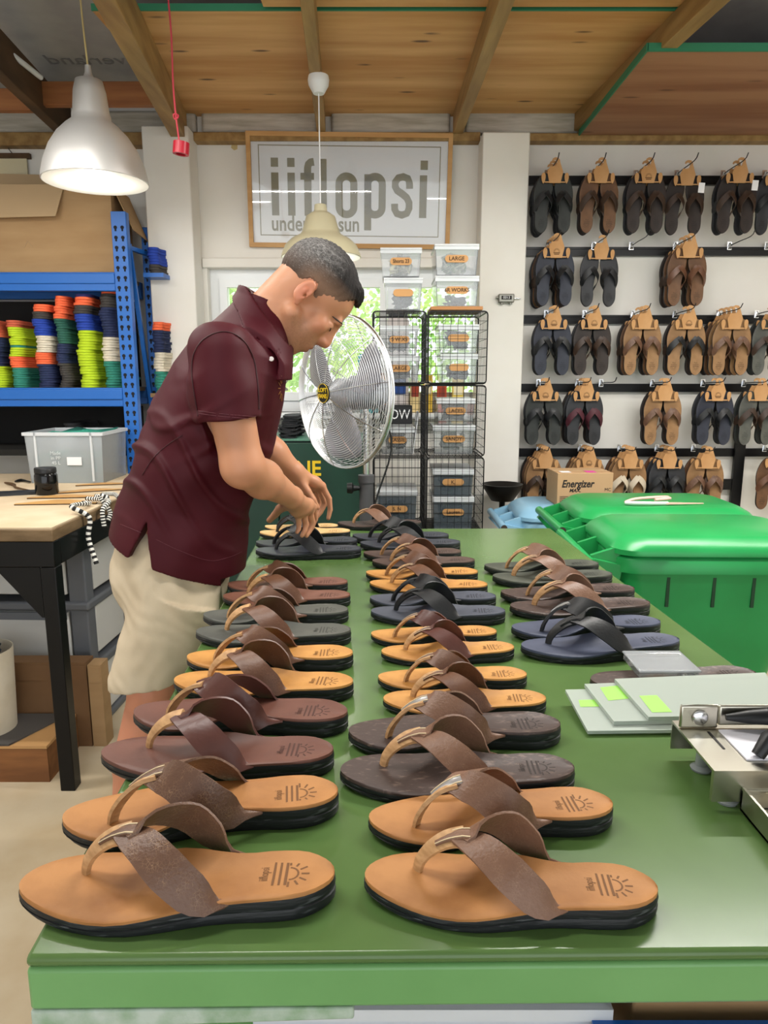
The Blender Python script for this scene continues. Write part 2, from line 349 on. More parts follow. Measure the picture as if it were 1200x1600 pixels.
# ================================================================== SANDALS
TAB = [(0, 0, 0), (.03, .078, .07), (.1, .138, .125), (.2, .172, .172), (.3, .168, .198), (.4, .14, .2), (.5, .112, .18), (.6, .1, .155), (.7, .102, .143), (.8, .115, .14), (.9, .108, .124), (.97, .066, .072), (1, 0, 0)]
SX = [math.acos(1-2*u)/PI for u, _, _ in TAB]; WI = [a for _, a, _ in TAB]; WO = [c for _, _, c in TAB]
LN = .305
def half(s, side):
    return max(0, catmull(SX, WI if side > 0 else WO, s))*LN*(.90 if side > 0 else .845)
def ztop_s(u, v):
    t = np.interp(u, [0, .15, .35, .6, .8, 1], [.0165, .0155, .016, .0205, .0235, .024])
    a = abs(v)
    t += .004*a**3*np.interp(u, [.3, .5, .9, 1], [0, .6, 1, .6])
    if v > 0: t += .012*a**2*math.exp(-((u-.52)/.14)**2)
    return float(t)+.004*max(0, (.22-u)/.22)
NS = 26
def outline(side_n=NS):
    """closed outline as (u, s, v)"""
    return [(i/side_n, 1) for i in range(side_n+1)] + [(i/side_n, -1) for i in range(side_n-1, 0, -1)]
def uo(s): return .5*(1-math.cos(PI*s))
def footbed_mesh(m):
    b = MB(); vs = []; V = [-1, -.96, -.75, -.4, 0, .4, .75, .96, 1]
    for i in range(NS+1):
        s = i/NS; u = uo(s)
        for v in V:
            vs.append((u*LN, half(s, v)*v, ztop_s(u, v)-(.0015 if abs(v) == 1 else 0)))
    k = len(V); fs = [(i*k+j, (i+1)*k+j, (i+1)*k+j+1, i*k+j+1) for i in range(NS) for j in range(k-1)]
    b.add(vs, fs)
    ol = [(uo(s)*LN, half(s, d)*d, ztop_s(uo(s), d)) for s, d in outline()]
    b.loft([[(x, y, z-.0015) for x, y, z in ol], [(x, y, z-.0045) for x, y, z in ol]], caps=False)
    return b.mesh('footbed', m, 50, merge=.00005)
def outsole_mesh(m):
    loops = []
    for kind in range(8):
        lp = []
        for s, d in outline():
            u = uo(s); z = ztop_s(u, d)-.0042; zb = .010*max(0, (.2-u)/.2)**2*.7
            sc, zz = ((.97, z+.0005), (1.0, z), (1.012, z-.004), (1.006, z*.55+.001), (.994, z*.52), (1.01, z*.48), (1.008, zb+.003), (.985, zb))[kind]
            lp.append(((u-.5)*LN*(1+(sc-1)*.6)+LN/2, half(s, d)*d*sc, max(zz, zb)))
        loops.append(lp)
    b = MB().loft(loops, caps=False); n = len(loops[0]); b.f.append(tuple(7*n+k for k in range(n))); b.m.append(0)
    return b.mesh('outsole', m, 40)
def strap_mesh(m):
    b = MB()
    J = Vector((0.1040, .008, .066))
    for sg in (1, -1):
        if sg < 0: pts = [(0.1000, .010, .064), (0.1240, -.012, .066), (0.1515, -.032, .053), (0.1768, -.039, .033), (0.1944, -.038, .0215), (0.2186, -.031, .0200)]; 
        else: pts = [(0.1000, .006, .064), (0.1260, .028, .069), (0.1526, .045, .057), (0.1768, .043, .037), (0.1944, .036, .025), (0.2186, .028, .0212)]
        C = path(pts, 16); ws = []; ns = []
        for i, c in enumerate(C):
            t = i/15; T = (C[min(i+1, 15)]-C[max(i-1, 0)]).normalized()
            N = Vector((0, c.y*(.8 if t < .12 else (1.25 if sg < 0 else 2.1)), .045 if t < .85 else .08)).normalized()+Vector((-.28*(1-t), 0, 0)); N.normalize()
            Wd = T.cross(N).normalized(); N = Wd.cross(T).normalized()
            hw = np.interp(t, [0, .15, .45, .70, .80, .88, 1], [.012, .016, .019, .0175, .011, .0035, .0015])
            ws.append(Wd*hw*(1.2 if sg > 0 else 1)); ns.append(N)
        b.ribbon(C, ws, ns, .0028)
    return b.mesh('strap', m, 50)
def post_mesh(m):
    b = MB()
    C = path([(.056, .016, .015), (.059, .016, .028), (.070, .014, .044), (.087, .011, .058), (.106, .008, .065)], 12)
    ws = []; ns = []
    for i, c in enumerate(C):
        t = i/11; T = (C[min(i+1, 11)]-C[max(i-1, 0)]).normalized(); N = Vector((-T.z, 0, T.x)); 
        if N.z < 0: N = -N
        Wv = (Vector((0, 1, 0))*.72+N*.70*(1-t*.75)).normalized(); ws.append(Wv*np.interp(t, [0, .3, .7, 1], [.0055, .0068, .0098, .0125])); ns.append(T.cross(Wv).normalized()*(1 if T.cross(Wv).z > 0 else -1))
    b.ribbon(C, ws, ns, .0045)
    return b.mesh('toe_post', m, 50)
def patch_mesh(m, m2):
    b = MB()
    C = path([(.076, .0133, .052), (.088, .011, .0605), (.104, .0085, .0672), (.112, .007, .0682)], 6)
    def rb(hw, lift, th, y=0):
        ws = []; ns = []; cc = []
        for i, c in enumerate(C):
            T = (C[min(i+1, 5)]-C[max(i-1, 0)]).normalized(); N = Vector((-T.z, 0, T.x)); N = N if N.z > 0 else -N
            ws.append(Vector((0, hw*(1+.08*i), 0))); ns.append(N); cc.append(c+N*lift+Vector((0, y*(1+.08*i), 0)))
        b.ribbon(cc, ws, ns, th)
    rb(.0065, .001, .0022); b.mi = 1
    for y in (-.005, .005): rb(.0006, .0028, .0006, y)
    return b.mesh('strap_patch', [m, m2], 50)
def logo_mesh(m, words=True):
    b = MB()
    def bar(x0, y0, x1, y1, w):
        d = Vector((x1-x0, y1-y0, 0)); q = Vector((-d.y, d.x, 0)).normalized()*w/2; P = Vector((x0, y0, 0)), Vector((x1, y1, 0))
        def zz(p): return ztop_s(min(1, p.x/LN), 0)
        pl = [P[0]-q, P[1]-q, P[1]+q, P[0]+q]
        n = [p+Vector((0, 0, ztop_s(p.x/LN, min(1, abs(p.y)/.035))+.0002)) for p in pl]
        b.add(n, [(0, 1, 2, 3)])
    X = .258
    for k in range(3): bar(X-.006*k, -.0165, X-.006*k, .0165, .0022 if k else .0026)
    cy = 0
    for i in range(10):
        a0, a1 = -PI/2+PI*i/10, -PI/2+PI*(i+1)/10
        for r in (.0085,): bar(X+.003+r*math.cos(a0), r*math.sin(a0), X+.003+r*math.cos(a1), r*math.sin(a1), .002)
    for i in range(7):
        a = -PI/2+PI*i/6; bar(X+.003+.0115*math.cos(a), .0115*math.sin(a), X+.003+.0195*math.cos(a), .0195*math.sin(a), .0022)
    if words:
        me = text_mesh('iiflopsi', size=.0125, extrude=0, offset=.00008, width=.62)
        R = Matrix.Translation((.2365, 0, 0)) @ Matrix.Rotation(PI/2, 4, 'Z')
        vs = [R @ v.co for v in me.vertices]
        b.add([(v.x, v.y, ztop_s(v.x/LN, min(1, abs(v.y)/.035))+.0003) for v in vs], [tuple(p.vertices) for p in me.polygons])
    return b.mesh('stamped_logo', m, 0, recalc=False)
FB = dict(
    tan=mat('footbed_tan', 'b17b45', .62, c2='8d5a2b', scale=15, detail=7, lo=.42, hi=.78, bump=.05, bscale=300),
    honey=mat('footbed_honey', 'bf8a48', .6, c2='a06c30', scale=17, detail=6, lo=.4, hi=.7, bump=.05, bscale=300),
    pale=mat('footbed_pale', 'd8b47e', .6, c2='c79f66', scale=26),
    mahogany=mat('footbed_mahogany', '6b4336', .5, c2='5d382d', scale=18, bump=.04, bscale=200),
    brown=mat('footbed_brown', '7a5040', .55, c2='6a4334', scale=18, bump=.04, bscale=200),
    walnut=mat('footbed_walnut', '54423a', .55, c2='463630', scale=18),
    distress=mat('footbed_distressed', '43342f', .5, c2='8c766a', scale=60, detail=9, stretch=(1, 2.5, 1), lo=.56, hi=.85, bump=.15, bscale=120),
    slate=mat('footbed_slate', '565750', .6, c2='4a4b46', scale=20),
    moss=mat('footbed_moss', '3d4037', .65, c2='4d5045', scale=30, lo=.45, hi=.7),
    navy=mat('footbed_navy', '454b5f', .6, c2='363c50', scale=16, lo=.35, hi=.7),
    steel=mat('footbed_bluegrey', '4a4e5a', .6, c2='3d414c', scale=16, lo=.35, hi=.7),
    ink=mat('footbed_ink', '3a3d45', .45, c2='30333b', scale=16),
    black=mat('footbed_black', '1f2023', .55, c2='292a2e', scale=16),
    tobacco=mat('footbed_tobacco', '6b4a2f', .6, c2='5c3e26', scale=20), camel=mat('footbed_camel', '94704a', .6, c2='84623e', scale=20),
    night=mat('footbed_night', '2b2f3c', .6, c2='242733', scale=20), coal=mat('footbed_coal', '2c2f2d', .6, c2='252826', scale=20), umber=mat('footbed_umber', '2c211c', .6, c2='241b17', scale=20),
    choc=mat('footbed_chocolate', '37291f', .6, c2='2d2119', scale=16))
ST = dict(
    worn=mat('strap_worn_brown', '5e4232', .42, c2='6f5140', scale=18, lo=.35, hi=.7, vor=('967659', 300, .05), bump=.25, bscale=260),
    pinky=mat('strap_taupe', '72523f', .42, c2='805f4c', scale=18, vor=('9a7b63', 360, .04), bump=.2, bscale=260),
    oak=mat('strap_oak', '6c4a36', .4, c2='5a3a29', scale=14, vor=('84644a', 260, .025), bump=.1, bscale=200),
    oxblood=mat('strap_oxblood', '4d2d28', .34, c2='5d3830', scale=14, bump=.08, bscale=200),
    black=mat('strap_black', '17181a', .45, c2='202224', scale=20, bump=.1, bscale=200),
    choc=mat('strap_chocolate', '3a2a20', .5), wine=mat('strap_wine', '4a1e28', .6), white=mat('strap_cream', 'c9bca6', .6))
POSTM = mat('post_natural_leather', 'c2986a', .55, c2='a87f54', scale=60, stretch=(1, 1, 4))
STITCH = mat('stitch', 'cdb894', .7)
FBM = {k: footbed_mesh(m) for k, m in FB.items()}
OUTM = outsole_mesh(mat('outsole_black', '17191c', .5, c2='8f9295', scale=30, detail=8, stretch=(1, 1, 9), lo=.6, hi=.92, bump=.2, bscale=50, bstretch=(1, 1, 8)))
STM = {k: strap_mesh(m) for k, m in ST.items()}
POM = {k: post_mesh(POSTM) for k in ('natural',)}; POM['black'] = post_mesh(ST['black']); POM['dark'] = post_mesh(ST['choc'])
def darker(h, f): return tuple(int(int(h[i:i+2], 16)*f) for i in (0, 2, 4))
STAMPC = dict(tan='6e4722', honey='7a5021', pale='a5804f', mahogany='47281f', brown='52332a', walnut='382a25', distress='2c211d', slate='3a3b36', moss='2a2c26', navy='252a38', steel='2b2e37', ink='24262c', black='101113', choc='20160f', tobacco='43301e', camel='5a4128', night='1a1d26', coal='1a1c1b', umber='191310')
LGM = {k: logo_mesh(mat('stamp_'+k, v, .7)) for k, v in STAMPC.items()}
PAM = {}
def patch(st, silver=False):
    k = (st, silver)
    if k not in PAM: PAM[k] = patch_mesh(ST[st] if not silver else mat('silver_tag', 'b9b9bb', .3, metal=.8), STITCH if st != 'black' else ST['black'])
    return PAM[k]
def flip(me):
    c = me.copy(); c.transform(Matrix.Diagonal((1, -1, 1, 1))); c.flip_normals(); return c
FLIP = {}
def hand(me, right):
    if not right: return me
    if me.name not in FLIP: FLIP[me.name] = flip(me)
    return FLIP[me.name]
def sandal(parent, fb, st, right, patchy=True, silver=False, strap=True):
    """parts of one sandal, toe at the origin, heel along +X"""
    link('outsole', hand(OUTM, right), parent)
    f = link('footbed', hand(FBM[fb], right), parent)
    link('stamped_logo', LGM[fb], f) if not right else link('stamped_logo', LGM[fb], f)
    if strap:
        s = link('strap', hand(STM[st], right), parent)
        link('toe_post', hand(POM['black' if st == 'black' else 'natural'], right), parent)
        if patchy: link('strap_patch', hand(patch(st, silver), right), s)

# ------------------------------------------------------------------ work table
TZ = .87
tc = [Vector((-.328, .56, TZ)), Vector((.712, .6, TZ)), Vector((.583, 2.436, TZ)), Vector((-.42, 2.418, TZ))]
tc[1] = atZ(1745, 1480, TZ); tc[1].z = TZ
table = thing('work_table', 'long green painted steel work table covered with rows of sandals', 'table', (.13, 1.5, 0))
off = table.location
def L_(p): return Vector(p)-off
b = MB().hexa([L_((p.x, p.y, TZ-.012)) for p in tc], [L_(p) for p in tc])
b.build('tabletop', GREEN, table, bevel=.005)
b = MB()
for i in range(4):
    p, q = tc[i], tc[(i+1) % 4]; d = (q-p).normalized(); nrm = Vector((-d.y, d.x, 0))*.012
    b.hexa([L_((p.x, p.y, TZ-.057)), L_((q.x, q.y, TZ-.057)), L_((q.x+nrm.x, q.y+nrm.y, TZ-.057)), L_((p.x+nrm.x, p.y+nrm.y, TZ-.057))],
           [L_((p.x, p.y, TZ-.013)), L_((q.x, q.y, TZ-.013)), L_((q.x+nrm.x, q.y+nrm.y, TZ-.013)), L_((p.x+nrm.x, p.y+nrm.y, TZ-.013))])
GREENF = mat('green_enamel_lightened', '66985a', .3, c2='70a264', scale=5, bump=.06, bscale=18)  # same enamel as the top, brightened to paint in light on the front
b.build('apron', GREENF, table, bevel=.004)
for p, sx, sy in ((tc[0], 1, 1), (tc[1], -1, 1), (tc[2], -1, -1), (tc[3], 1, -1)):
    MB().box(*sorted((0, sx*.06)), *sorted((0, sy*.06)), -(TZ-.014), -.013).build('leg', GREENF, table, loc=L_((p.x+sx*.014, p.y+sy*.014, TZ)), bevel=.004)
p, q = tc[0], tc[1]; d = (q-p).normalized(); nrm = Vector((-d.y, d.x, 0))*.01; q = p+d*.30
MB().hexa([L_((p.x, p.y, TZ-.078)), L_((q.x, q.y, TZ-.070)), L_((q.x+nrm.x, q.y+nrm.y, TZ-.070)), L_((p.x+nrm.x, p.y+nrm.y, TZ-.078))],
          [L_((p.x, p.y, TZ-.0575)), L_((q.x, q.y, TZ-.0575)), L_((q.x+nrm.x, q.y+nrm.y, TZ-.0575)), L_((p.x+nrm.x, p.y+nrm.y, TZ-.0575))]).build('worn_lip', mat('worn_pale_paint', 'b5c2b6', .5, c2='7d9c78', scale=30, bump=.4, bscale=60), table, bevel=.002)
shz = .42
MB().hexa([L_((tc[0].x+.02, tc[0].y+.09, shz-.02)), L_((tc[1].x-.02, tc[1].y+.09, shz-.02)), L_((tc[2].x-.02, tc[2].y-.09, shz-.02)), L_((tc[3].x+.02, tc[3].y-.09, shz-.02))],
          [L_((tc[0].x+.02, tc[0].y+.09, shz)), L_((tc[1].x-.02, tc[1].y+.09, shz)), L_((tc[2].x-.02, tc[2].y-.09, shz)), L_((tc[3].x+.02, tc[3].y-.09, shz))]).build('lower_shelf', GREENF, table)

# each sandal: toe pixel, heel pixel, footbed, strap
NAMES = dict(tan='tan', honey='honey tan', pale='pale tan', mahogany='mahogany', brown='reddish brown', walnut='walnut brown', distress='distressed dark brown', slate='slate grey', moss='dark moss grey', navy='navy blue', steel='blue grey', ink='ink grey', black='black', choc='chocolate', tobacco='tobacco brown', camel='camel', night='dark navy', coal='charcoal', umber='dark umber')
SNAMES = dict(worn='worn brown', pinky='taupe', oak='oak brown', oxblood='oxblood', black='black', choc='dark brown', wine='wine red', white='cream')
ROWS = [
 ('left row', [((33, 1385), (523, 1372), 'tan', 'worn'), ((99, 1281), (528, 1242), 'tan', 'worn'), ((160, 1178), (521, 1178), 'mahogany', 'oxblood'), ((211, 1114), (543, 1119), 'mahogany', 'oxblood'),
   ((275, 1061), (552, 1066), 'honey', 'oak'), ((291, 1031), (551, 1026), 'honey', 'oak'), ((307, 989), (548, 988), 'slate', 'oak'), ((318, 963), (544, 956), 'slate', 'oak'),
   ((349, 933), (547, 932), 'brown', 'oak'), ((356, 914), (543, 911), 'brown', 'oak'), ((400, 861), (564, 859), 'ink', 'black'), ((400, 849), (558, 846), 'ink', 'black'), ((406, 833), (547, 831), 'pale', 'black'), ((414, 822), (528, 821), 'pale', 'black')]),
 ('middle row', [((570, 1371), (1027, 1392), 'tan', 'pinky'), ((576, 1294), (962, 1269), 'tan', 'pinky'), ((532, 1207), (897, 1204), 'distress', 'pinky'), ((545, 1146), (875, 1135), 'distress', 'pinky'),
   ((599, 1092), (853, 1091), 'honey', 'oak'), ((591, 1058), (823, 1053), 'honey', 'oak'), ((596, 1018), (803, 1010), 'honey', 'oxblood'), ((580, 990), (776, 986), 'honey', 'oxblood'),
   ((580, 954), (788, 954), 'steel', 'black'), ((578, 938), (776, 936), 'steel', 'black'), ((578, 911), (761, 914), 'honey', 'oak'), ((572, 897), (747, 896), 'honey', 'oak'),
   ((582, 876), (741, 875), 'walnut', 'oak'), ((568, 866), (721, 864), 'walnut', 'oak'), ((563, 850), (719, 849), 'ink', 'black'), ((551, 838), (701, 838), 'ink', 'black'), ((528, 818), (658, 817), 'distress', 'pinky')]),
 ('right row', [((815, 1013), (1060, 1002), 'navy', 'black'), ((801, 986), (1033, 976), 'navy', 'black'), ((797, 950), (1014, 944), 'distress', 'pinky'), ((783, 929), (991, 923), 'distress', 'pinky'), ((770, 903), (956, 899), 'moss', 'pinky'), ((757, 886), (935, 883), 'moss', 'pinky')])]
for rn, lst in ROWS:
    pl = []
    for a, c, fb, st in lst:
        dy_ = .0125*(c[0]-a[0]); a = (a[0], a[1]-dy_); c = (c[0], c[1]-dy_)
        A = atZ(*a, TZ+.019); C = atZ(*c, TZ+.024); d = C-A; pl.append([A.x, A.y, math.hypot(d.x, d.y), math.atan2(d.y, d.x)])
    for it in range(80):                        # neighbours lie side by side, not into each other
        for j, (p, q) in enumerate(zip(pl, pl[1:])):
            need = (.325 if j % 2 == 0 else .335)*(p[2]+q[2])/2+.001; dy = q[1]-p[1]
            if dy < need: k = .5 if j else 0; p[1] -= (need-dy)*k; q[1] += (need-dy)*(1-k)
    for i, ((x, y, ln, ang), (a, c, fb, st)) in enumerate(zip(pl, lst)):
        pos = 'at the near end of' if i == 0 else ('at the far end of' if i == len(lst)-1 else ORD[i]+' from the near end of')
        t = thing('sandal', '%s sandal with %s strap, %s the %s' % (NAMES[fb], SNAMES[st], pos, rn), 'sandal', (x, y, TZ+.0006), (0, 0, ang), 'sandals on the green table', sc=ln/LN)
        sandal(t, fb, st, right=(i % 2 == 1), patchy=(rn != 'left row' or i < 2), silver=(rn == 'middle row' and i in (1, 3)) or (rn == 'right row' and i == 1))
A = atZ(924, 1062, TZ+.02); C = atZ(1180, 1054, TZ+.02); d = C-A
t = thing('sandal', 'strapless distressed dark sandal sole behind the acrylic sheets and clear box', 'sandal', (A.x, A.y, TZ+.0006), (0, 0, math.atan2(d.y, d.x)), 'sandals on the green table', sc=d.length/LN)
sandal(t, 'distress', 'pinky', False, strap=False)

# ================================================================== BACK WALL THINGS
# framed print
M4 = lambda x, y, z: Matrix.Translation((x, y, z))
fa, fb_ = atY(384, 210, YW-.03), atY(702, 387, YW-.03)
fx0, fx1, fz0, fz1 = fa.x, fb_.x, fb_.z, fa.z
fw, fh = fx1-fx0, fz1-fz0; fcx = (fx0+fx1)/2
tilt = .08
pic = thing('framed_poster', 'large wood framed poster with olive lettering hanging above the window', 'poster', (fcx, YW-.006, fz0), (tilt, .012, 0))
b = MB(); t_ = .022
b.box(-fw/2, fw/2, -.03, 0, 0, t_).box(-fw/2, fw/2, -.03, 0, fh-t_, fh).box(-fw/2, -fw/2+t_, -.0299, -.0001, t_, fh-t_).box(fw/2-t_, fw/2, -.0299, -.0001, t_, fh-t_).build('frame', PINE, pic)
MB().box(-fw/2+t_, fw/2-t_, -.012, -.006, t_, fh-t_).build('print', mat('print_paper', 'f0f0ee', .7), pic)
OLIVE = mat('olive_print', '7d744d', .7); GOLD = mat('print_line', '8d8768', .7)
b = MB(); i0 = .058; lw = .005
for x0_, x1_, z0_, z1_ in ((-fw/2+i0, fw/2-i0, i0, i0+lw), (-fw/2+i0, fw/2-i0, fh-i0-lw, fh-i0), (-fw/2+i0, -fw/2+i0+lw, i0, fh-i0), (fw/2-i0-lw, fw/2-i0, i0, fh-i0)): b.box(x0_, x1_, -.0128, -.0118, z0_, z1_)
b.build('border_line', GOLD, pic)
# lettering, drawn from the photograph: px in the 1200-wide crop of the poster
def PX(x, y): return ((x-62)/(1036-62)-.5)*fw, fh*(1-(y-85)/(640-85))
b = MB(); yk = -.0130
def rect(x0, y0, x1, y1):
    a = PX(x0, y0); c = PX(x1, y1); b.box(a[0], c[0], yk, yk+.0012, c[1], a[1])
def stroke(pts, w):
    P = [Vector((*PX(*p), 0)) for p in pts]; sc_ = fw/(1036-62)
    l1 = []; l2 = []
    for i, p in enumerate(P):
        d = (P[min(i+1, len(P)-1)]-P[max(i-1, 0)]).normalized(); q = Vector((-d.y, d.x, 0))*w*sc_/2; l1.append(p+q); l2.append(p-q)
    for i in range(len(P)-1):
        poly = [l1[i], l1[i+1], l2[i+1], l2[i]]
        b.add([(v.x, yk, v.y) for v in poly]+[(v.x, yk+.0012, v.y) for v in poly], [(0, 1, 2, 3), (4, 7, 6, 5), (0, 4, 5, 1), (1, 5, 6, 2), (2, 6, 7, 3), (3, 7, 4, 0)])
def ring(x0, y0, x1, y1, w):
    r = (x1-x0)/2-w/2; cx = (x0+x1)/2; pts = []
    for i in range(13): a = PI-PI*i/12; pts.append((cx+r*math.cos(a), y0+w/2+r-r*math.sin(a)))
    for i in range(13): a = -PI*i/12; pts.append((cx+r*math.cos(a), y1-w/2-r-r*math.sin(a)))
    pts.append(pts[0]); pts.append(pts[1]); stroke(pts, w)
for x in (175, 253): rect(x, 205, x+35, 248); rect(x, 275, x+35, 482)
rect(332, 275, 367, 482); rect(315, 275, 380, 308); stroke([(349, 280), (350, 250), (354, 234), (364, 225), (380, 222)], 34)
rect(407, 208, 440, 482)
ring(482, 272, 587, 490, 34)
rect(620, 278, 654, 550); ring(620, 272, 723, 490, 34)
stroke([(837, 345), (836, 318), (828, 296), (806, 288), (782, 294), (768, 314), (768, 335), (778, 354), (802, 370), (824, 388), (836, 412), (836, 440), (826, 464), (802, 473), (778, 466), (767, 445), (766, 418)], 33)
rect(887, 210, 922, 254); rect(885, 280, 920, 486)
b.build('lettering', OLIVE, pic, smooth=0)
uc = PX(384, 524)
text('lettering', 'under the sun', M4(uc[0], -.0130, uc[1]) @ FRONT, mat('olive_print_small', '8a8468', .7), pic, size=.105, extrude=.0006, offset=.0018, width=.78)
MB().box(-fw/2+t_, fw/2-t_, -.020, -.018, t_, fh-t_).build('glazing', glassy('picture_glass', 'ffffff', .05, .02), pic)
# small hanging scroll at far left
p = atY(20, 244, YW-.02)
t = thing('wall_hanging', 'cream wall hanging with dark rod behind the big cardboard box', 'wall hanging', (p.x, YW-.02, p.z))
MB().box(-.16, .09, -.012, .012, -.012, .012).build('rod', TIMBERD, t); MB().box(-.14, .07, -.003, .003, -.3, -.012).build('sheet', mat('cream_cloth', 'cfc4a2', .8), t)
MB().tube([(.0, 0, .012), (-.12, .0, .16)], .002, 5).build('string', INK, t)
tag(MB().add([atY(362, 225, YW-.001), atY(371, 225, YW-.001), atY(371, 233, YW-.001), atY(366, 235, YW-.001), atY(361, 231, YW-.001)], [(0, 1, 2, 3, 4)]).build('tape_scrap', mat('yellow_tape', 'cbb57e', .6), smooth=0), 'small torn scrap of yellow tape stuck on wall beside the poster', 'tape')

# ------------------------------------------------------------------ pendant lamps
BULBM = mat('lamp_glow', 'ffffff', .5, emit='fff6e8', es=6)
def plight(t, z, power):
    l = bpy.data.lights.new('lamp_bulb_light', 'POINT'); l.energy = power; l.shadow_soft_size = .04; l.color = (1, .95, .87)
    o = bpy.data.objects.new('lamp_bulb_light', l); COL.objects.link(o); o.parent = t; o.location = (0, 0, z)
p = atY(150, 285, 2.75); r_ = .185
t = thing('pendant_lamp', 'lit brushed aluminium pendant lamp hanging over the blue rack', 'lamp', p)
INNER = mat('lamp_inner_white', 'f2f0ea', .6)
prof = [(r_, 0), (r_*.985, .018), (r_*.93, .06), (r_*.82, .11), (r_*.66, .155), (r_*.50, .185), (r_*.365, .205), (r_*.36, .222), (r_*.335, .235), (r_*.30, .30), (r_*.25, .335), (r_*.10, .345), (.012, .362), (.010, .385), (0, .385)]
b = MB(); b.lathe(prof, 40)
sh_ = b.build('lamp_shade', ALU, t, smooth=60)
MB().lathe([(rr*.985-.001, z-.002) for rr, z in prof[:11]], 40).build('shade_lining', INNER, sh_, smooth=60)
MB().lathe([(0, .03), (.03, .035), (.042, .07), (.035, .11), (.018, .14), (.018, .19)], 20).build('light_bulb', BULBM, t)
MB().tube(path([(0, 0, .38), (-.008, 0, .55), (-.012, .0, .75), (-.02, 0, 1.0)], 12), .0032, 8).build('cord', mat('cream_cord', 'c9b47c', .6), t)
plight(t, .0, 9)
p = atY(502, 402, 3.1); r_ = (atY(565, 402, 3.1).x-atY(441, 402, 3.1).x)/2; zr = zc(3.1)-.09-.036-p.z
t = thing('pendant_lamp', 'cream enamel pendant lamp hanging behind the bending man', 'lamp', p)
prof = [(r_, 0), (r_*.985, .012), (r_*.9, .045), (r_*.74, .07), (r_*.52, .088), (r_*.47, .10), (r_*.36, .16), (r_*.22, .175), (.028, .178), (.024, .205), (.008, .21), (0, .21)]
CREAM = mat('cream_enamel', 'b9b193', .35)
sh_ = MB().lathe(prof, 40).build('lamp_shade', CREAM, t, smooth=60)
MB().lathe([(rr*.985-.001, z-.002) for rr, z in prof[:8]], 40).build('shade_lining', INNER, sh_, smooth=60)
MB().lathe([(0, .02), (.025, .025), (.034, .05), (.03, .08), (.016, .10), (.016, .16)], 20).build('light_bulb', BULBM, t)
MB().tube([(0, 0, .2), (0, 0, zr)], .0028, 8).build('cord', PAPER, t)
MB().lathe([(.022, zr-.03), (.040, zr+.0), (.043, zr+.02), (.040, zr+.035), (0, zr+.036)], 24).build('ceiling_rose', UPVC, t)
plight(t, -.01, 5)
# red roll hanging on a red cord
p = atY(283, 232, 2.6); top = atY(273, -10, 2.6)
t = thing('tape_roll', 'red tape roll hanging on a red cord from the ceiling', 'tape', p)
RED = mat('red_tape', 'b3152b', .35); RC = mat('red_cord', 'c8404f', .6)
MB().lathe([(.027, -.019), (.027, .019), (.018, .019), (.018, -.019), (.027, -.019)], 28, Matrix.Rotation(.12, 4, 'Y')).build('roll', RED, t)
cp = [(-.004, 0, 0), (-.006, 0, .03), (-.012, 0, .10), (-.016, 0, .20), (-.014, 0, .35), (-.022, 0, .6), (top.x-p.x, 0, top.z-p.z)]
MB().tube(path(cp, 20), .003, 7).build('cord', RC, t)
k = Vector(cp[2]); MB().tube([k+Vector((.008*math.cos(a), .004*math.sin(a*2), .008*math.sin(a))) for a in np.linspace(0, 6.28, 14)], .003, 6).build('knot', RC, t)
MB().tube([(.0, .0, .0), (.012, -.02, .017), (-.012, -.02, .017)], .0028, 6).build('loop', RC, t)
# screw hook in the rafter
p = atY(213, 78, 2.9)
t = tag(MB().tube([p+Vector((0, 0, .05))]+[p+Vector((.013*math.sin(a), 0, .02-.016*math.cos(a)-.004)) for a in np.linspace(PI*.95, -PI*.9, 14)], .002, 6).build('screw_hook', CHROME), 'small steel hook screwed into the left rafter', 'hook')
# surfboard laid in the rafters at top left
p0 = atY(58, 40, 2.27)
bo_ = []
for i in range(22):
    u = i/21; w_ = .23*math.sin(PI*min(1, .06+u*.94))**.45*(.55+.45*math.sin(PI*(u*.8+.15))); th_ = .02+.025*math.sin(PI*u)
    y = 2.3-1.5*u; bo_.append([(p0.x-.24+w_*math.cos(a), y, p0.z+.03+th_*math.sin(a)+.10*(1-u)**6*0) for a in np.linspace(0, 2*PI, 20, endpoint=False)])
t = thing('surfboard', 'old yellowed surfboard stored up in the rafters at top left', 'surfboard', (0, 0, 0))
MB().loft(bo_).build('board', mat('yellowed_foam', 'c7a869', .4, c2='b5935a', scale=5), t)
pf = bo_[3][15]
MB().tube([(p0.x-.30, 2.12, p0.z+.004), (p0.x-.19, 2.12, p0.z-.010)], .012, 8).build('fin_plug', mat('dark_green', '3f5a35', .5), t)
pA, pB = atY(-6, 66, 3.0), atY(64, 121, 3.3)
tag(MB().cyl(pA, pB, .011).build('conduit_pipe', UPVC), 'white plastic conduit pipe running under the roof at far left', 'pipe')

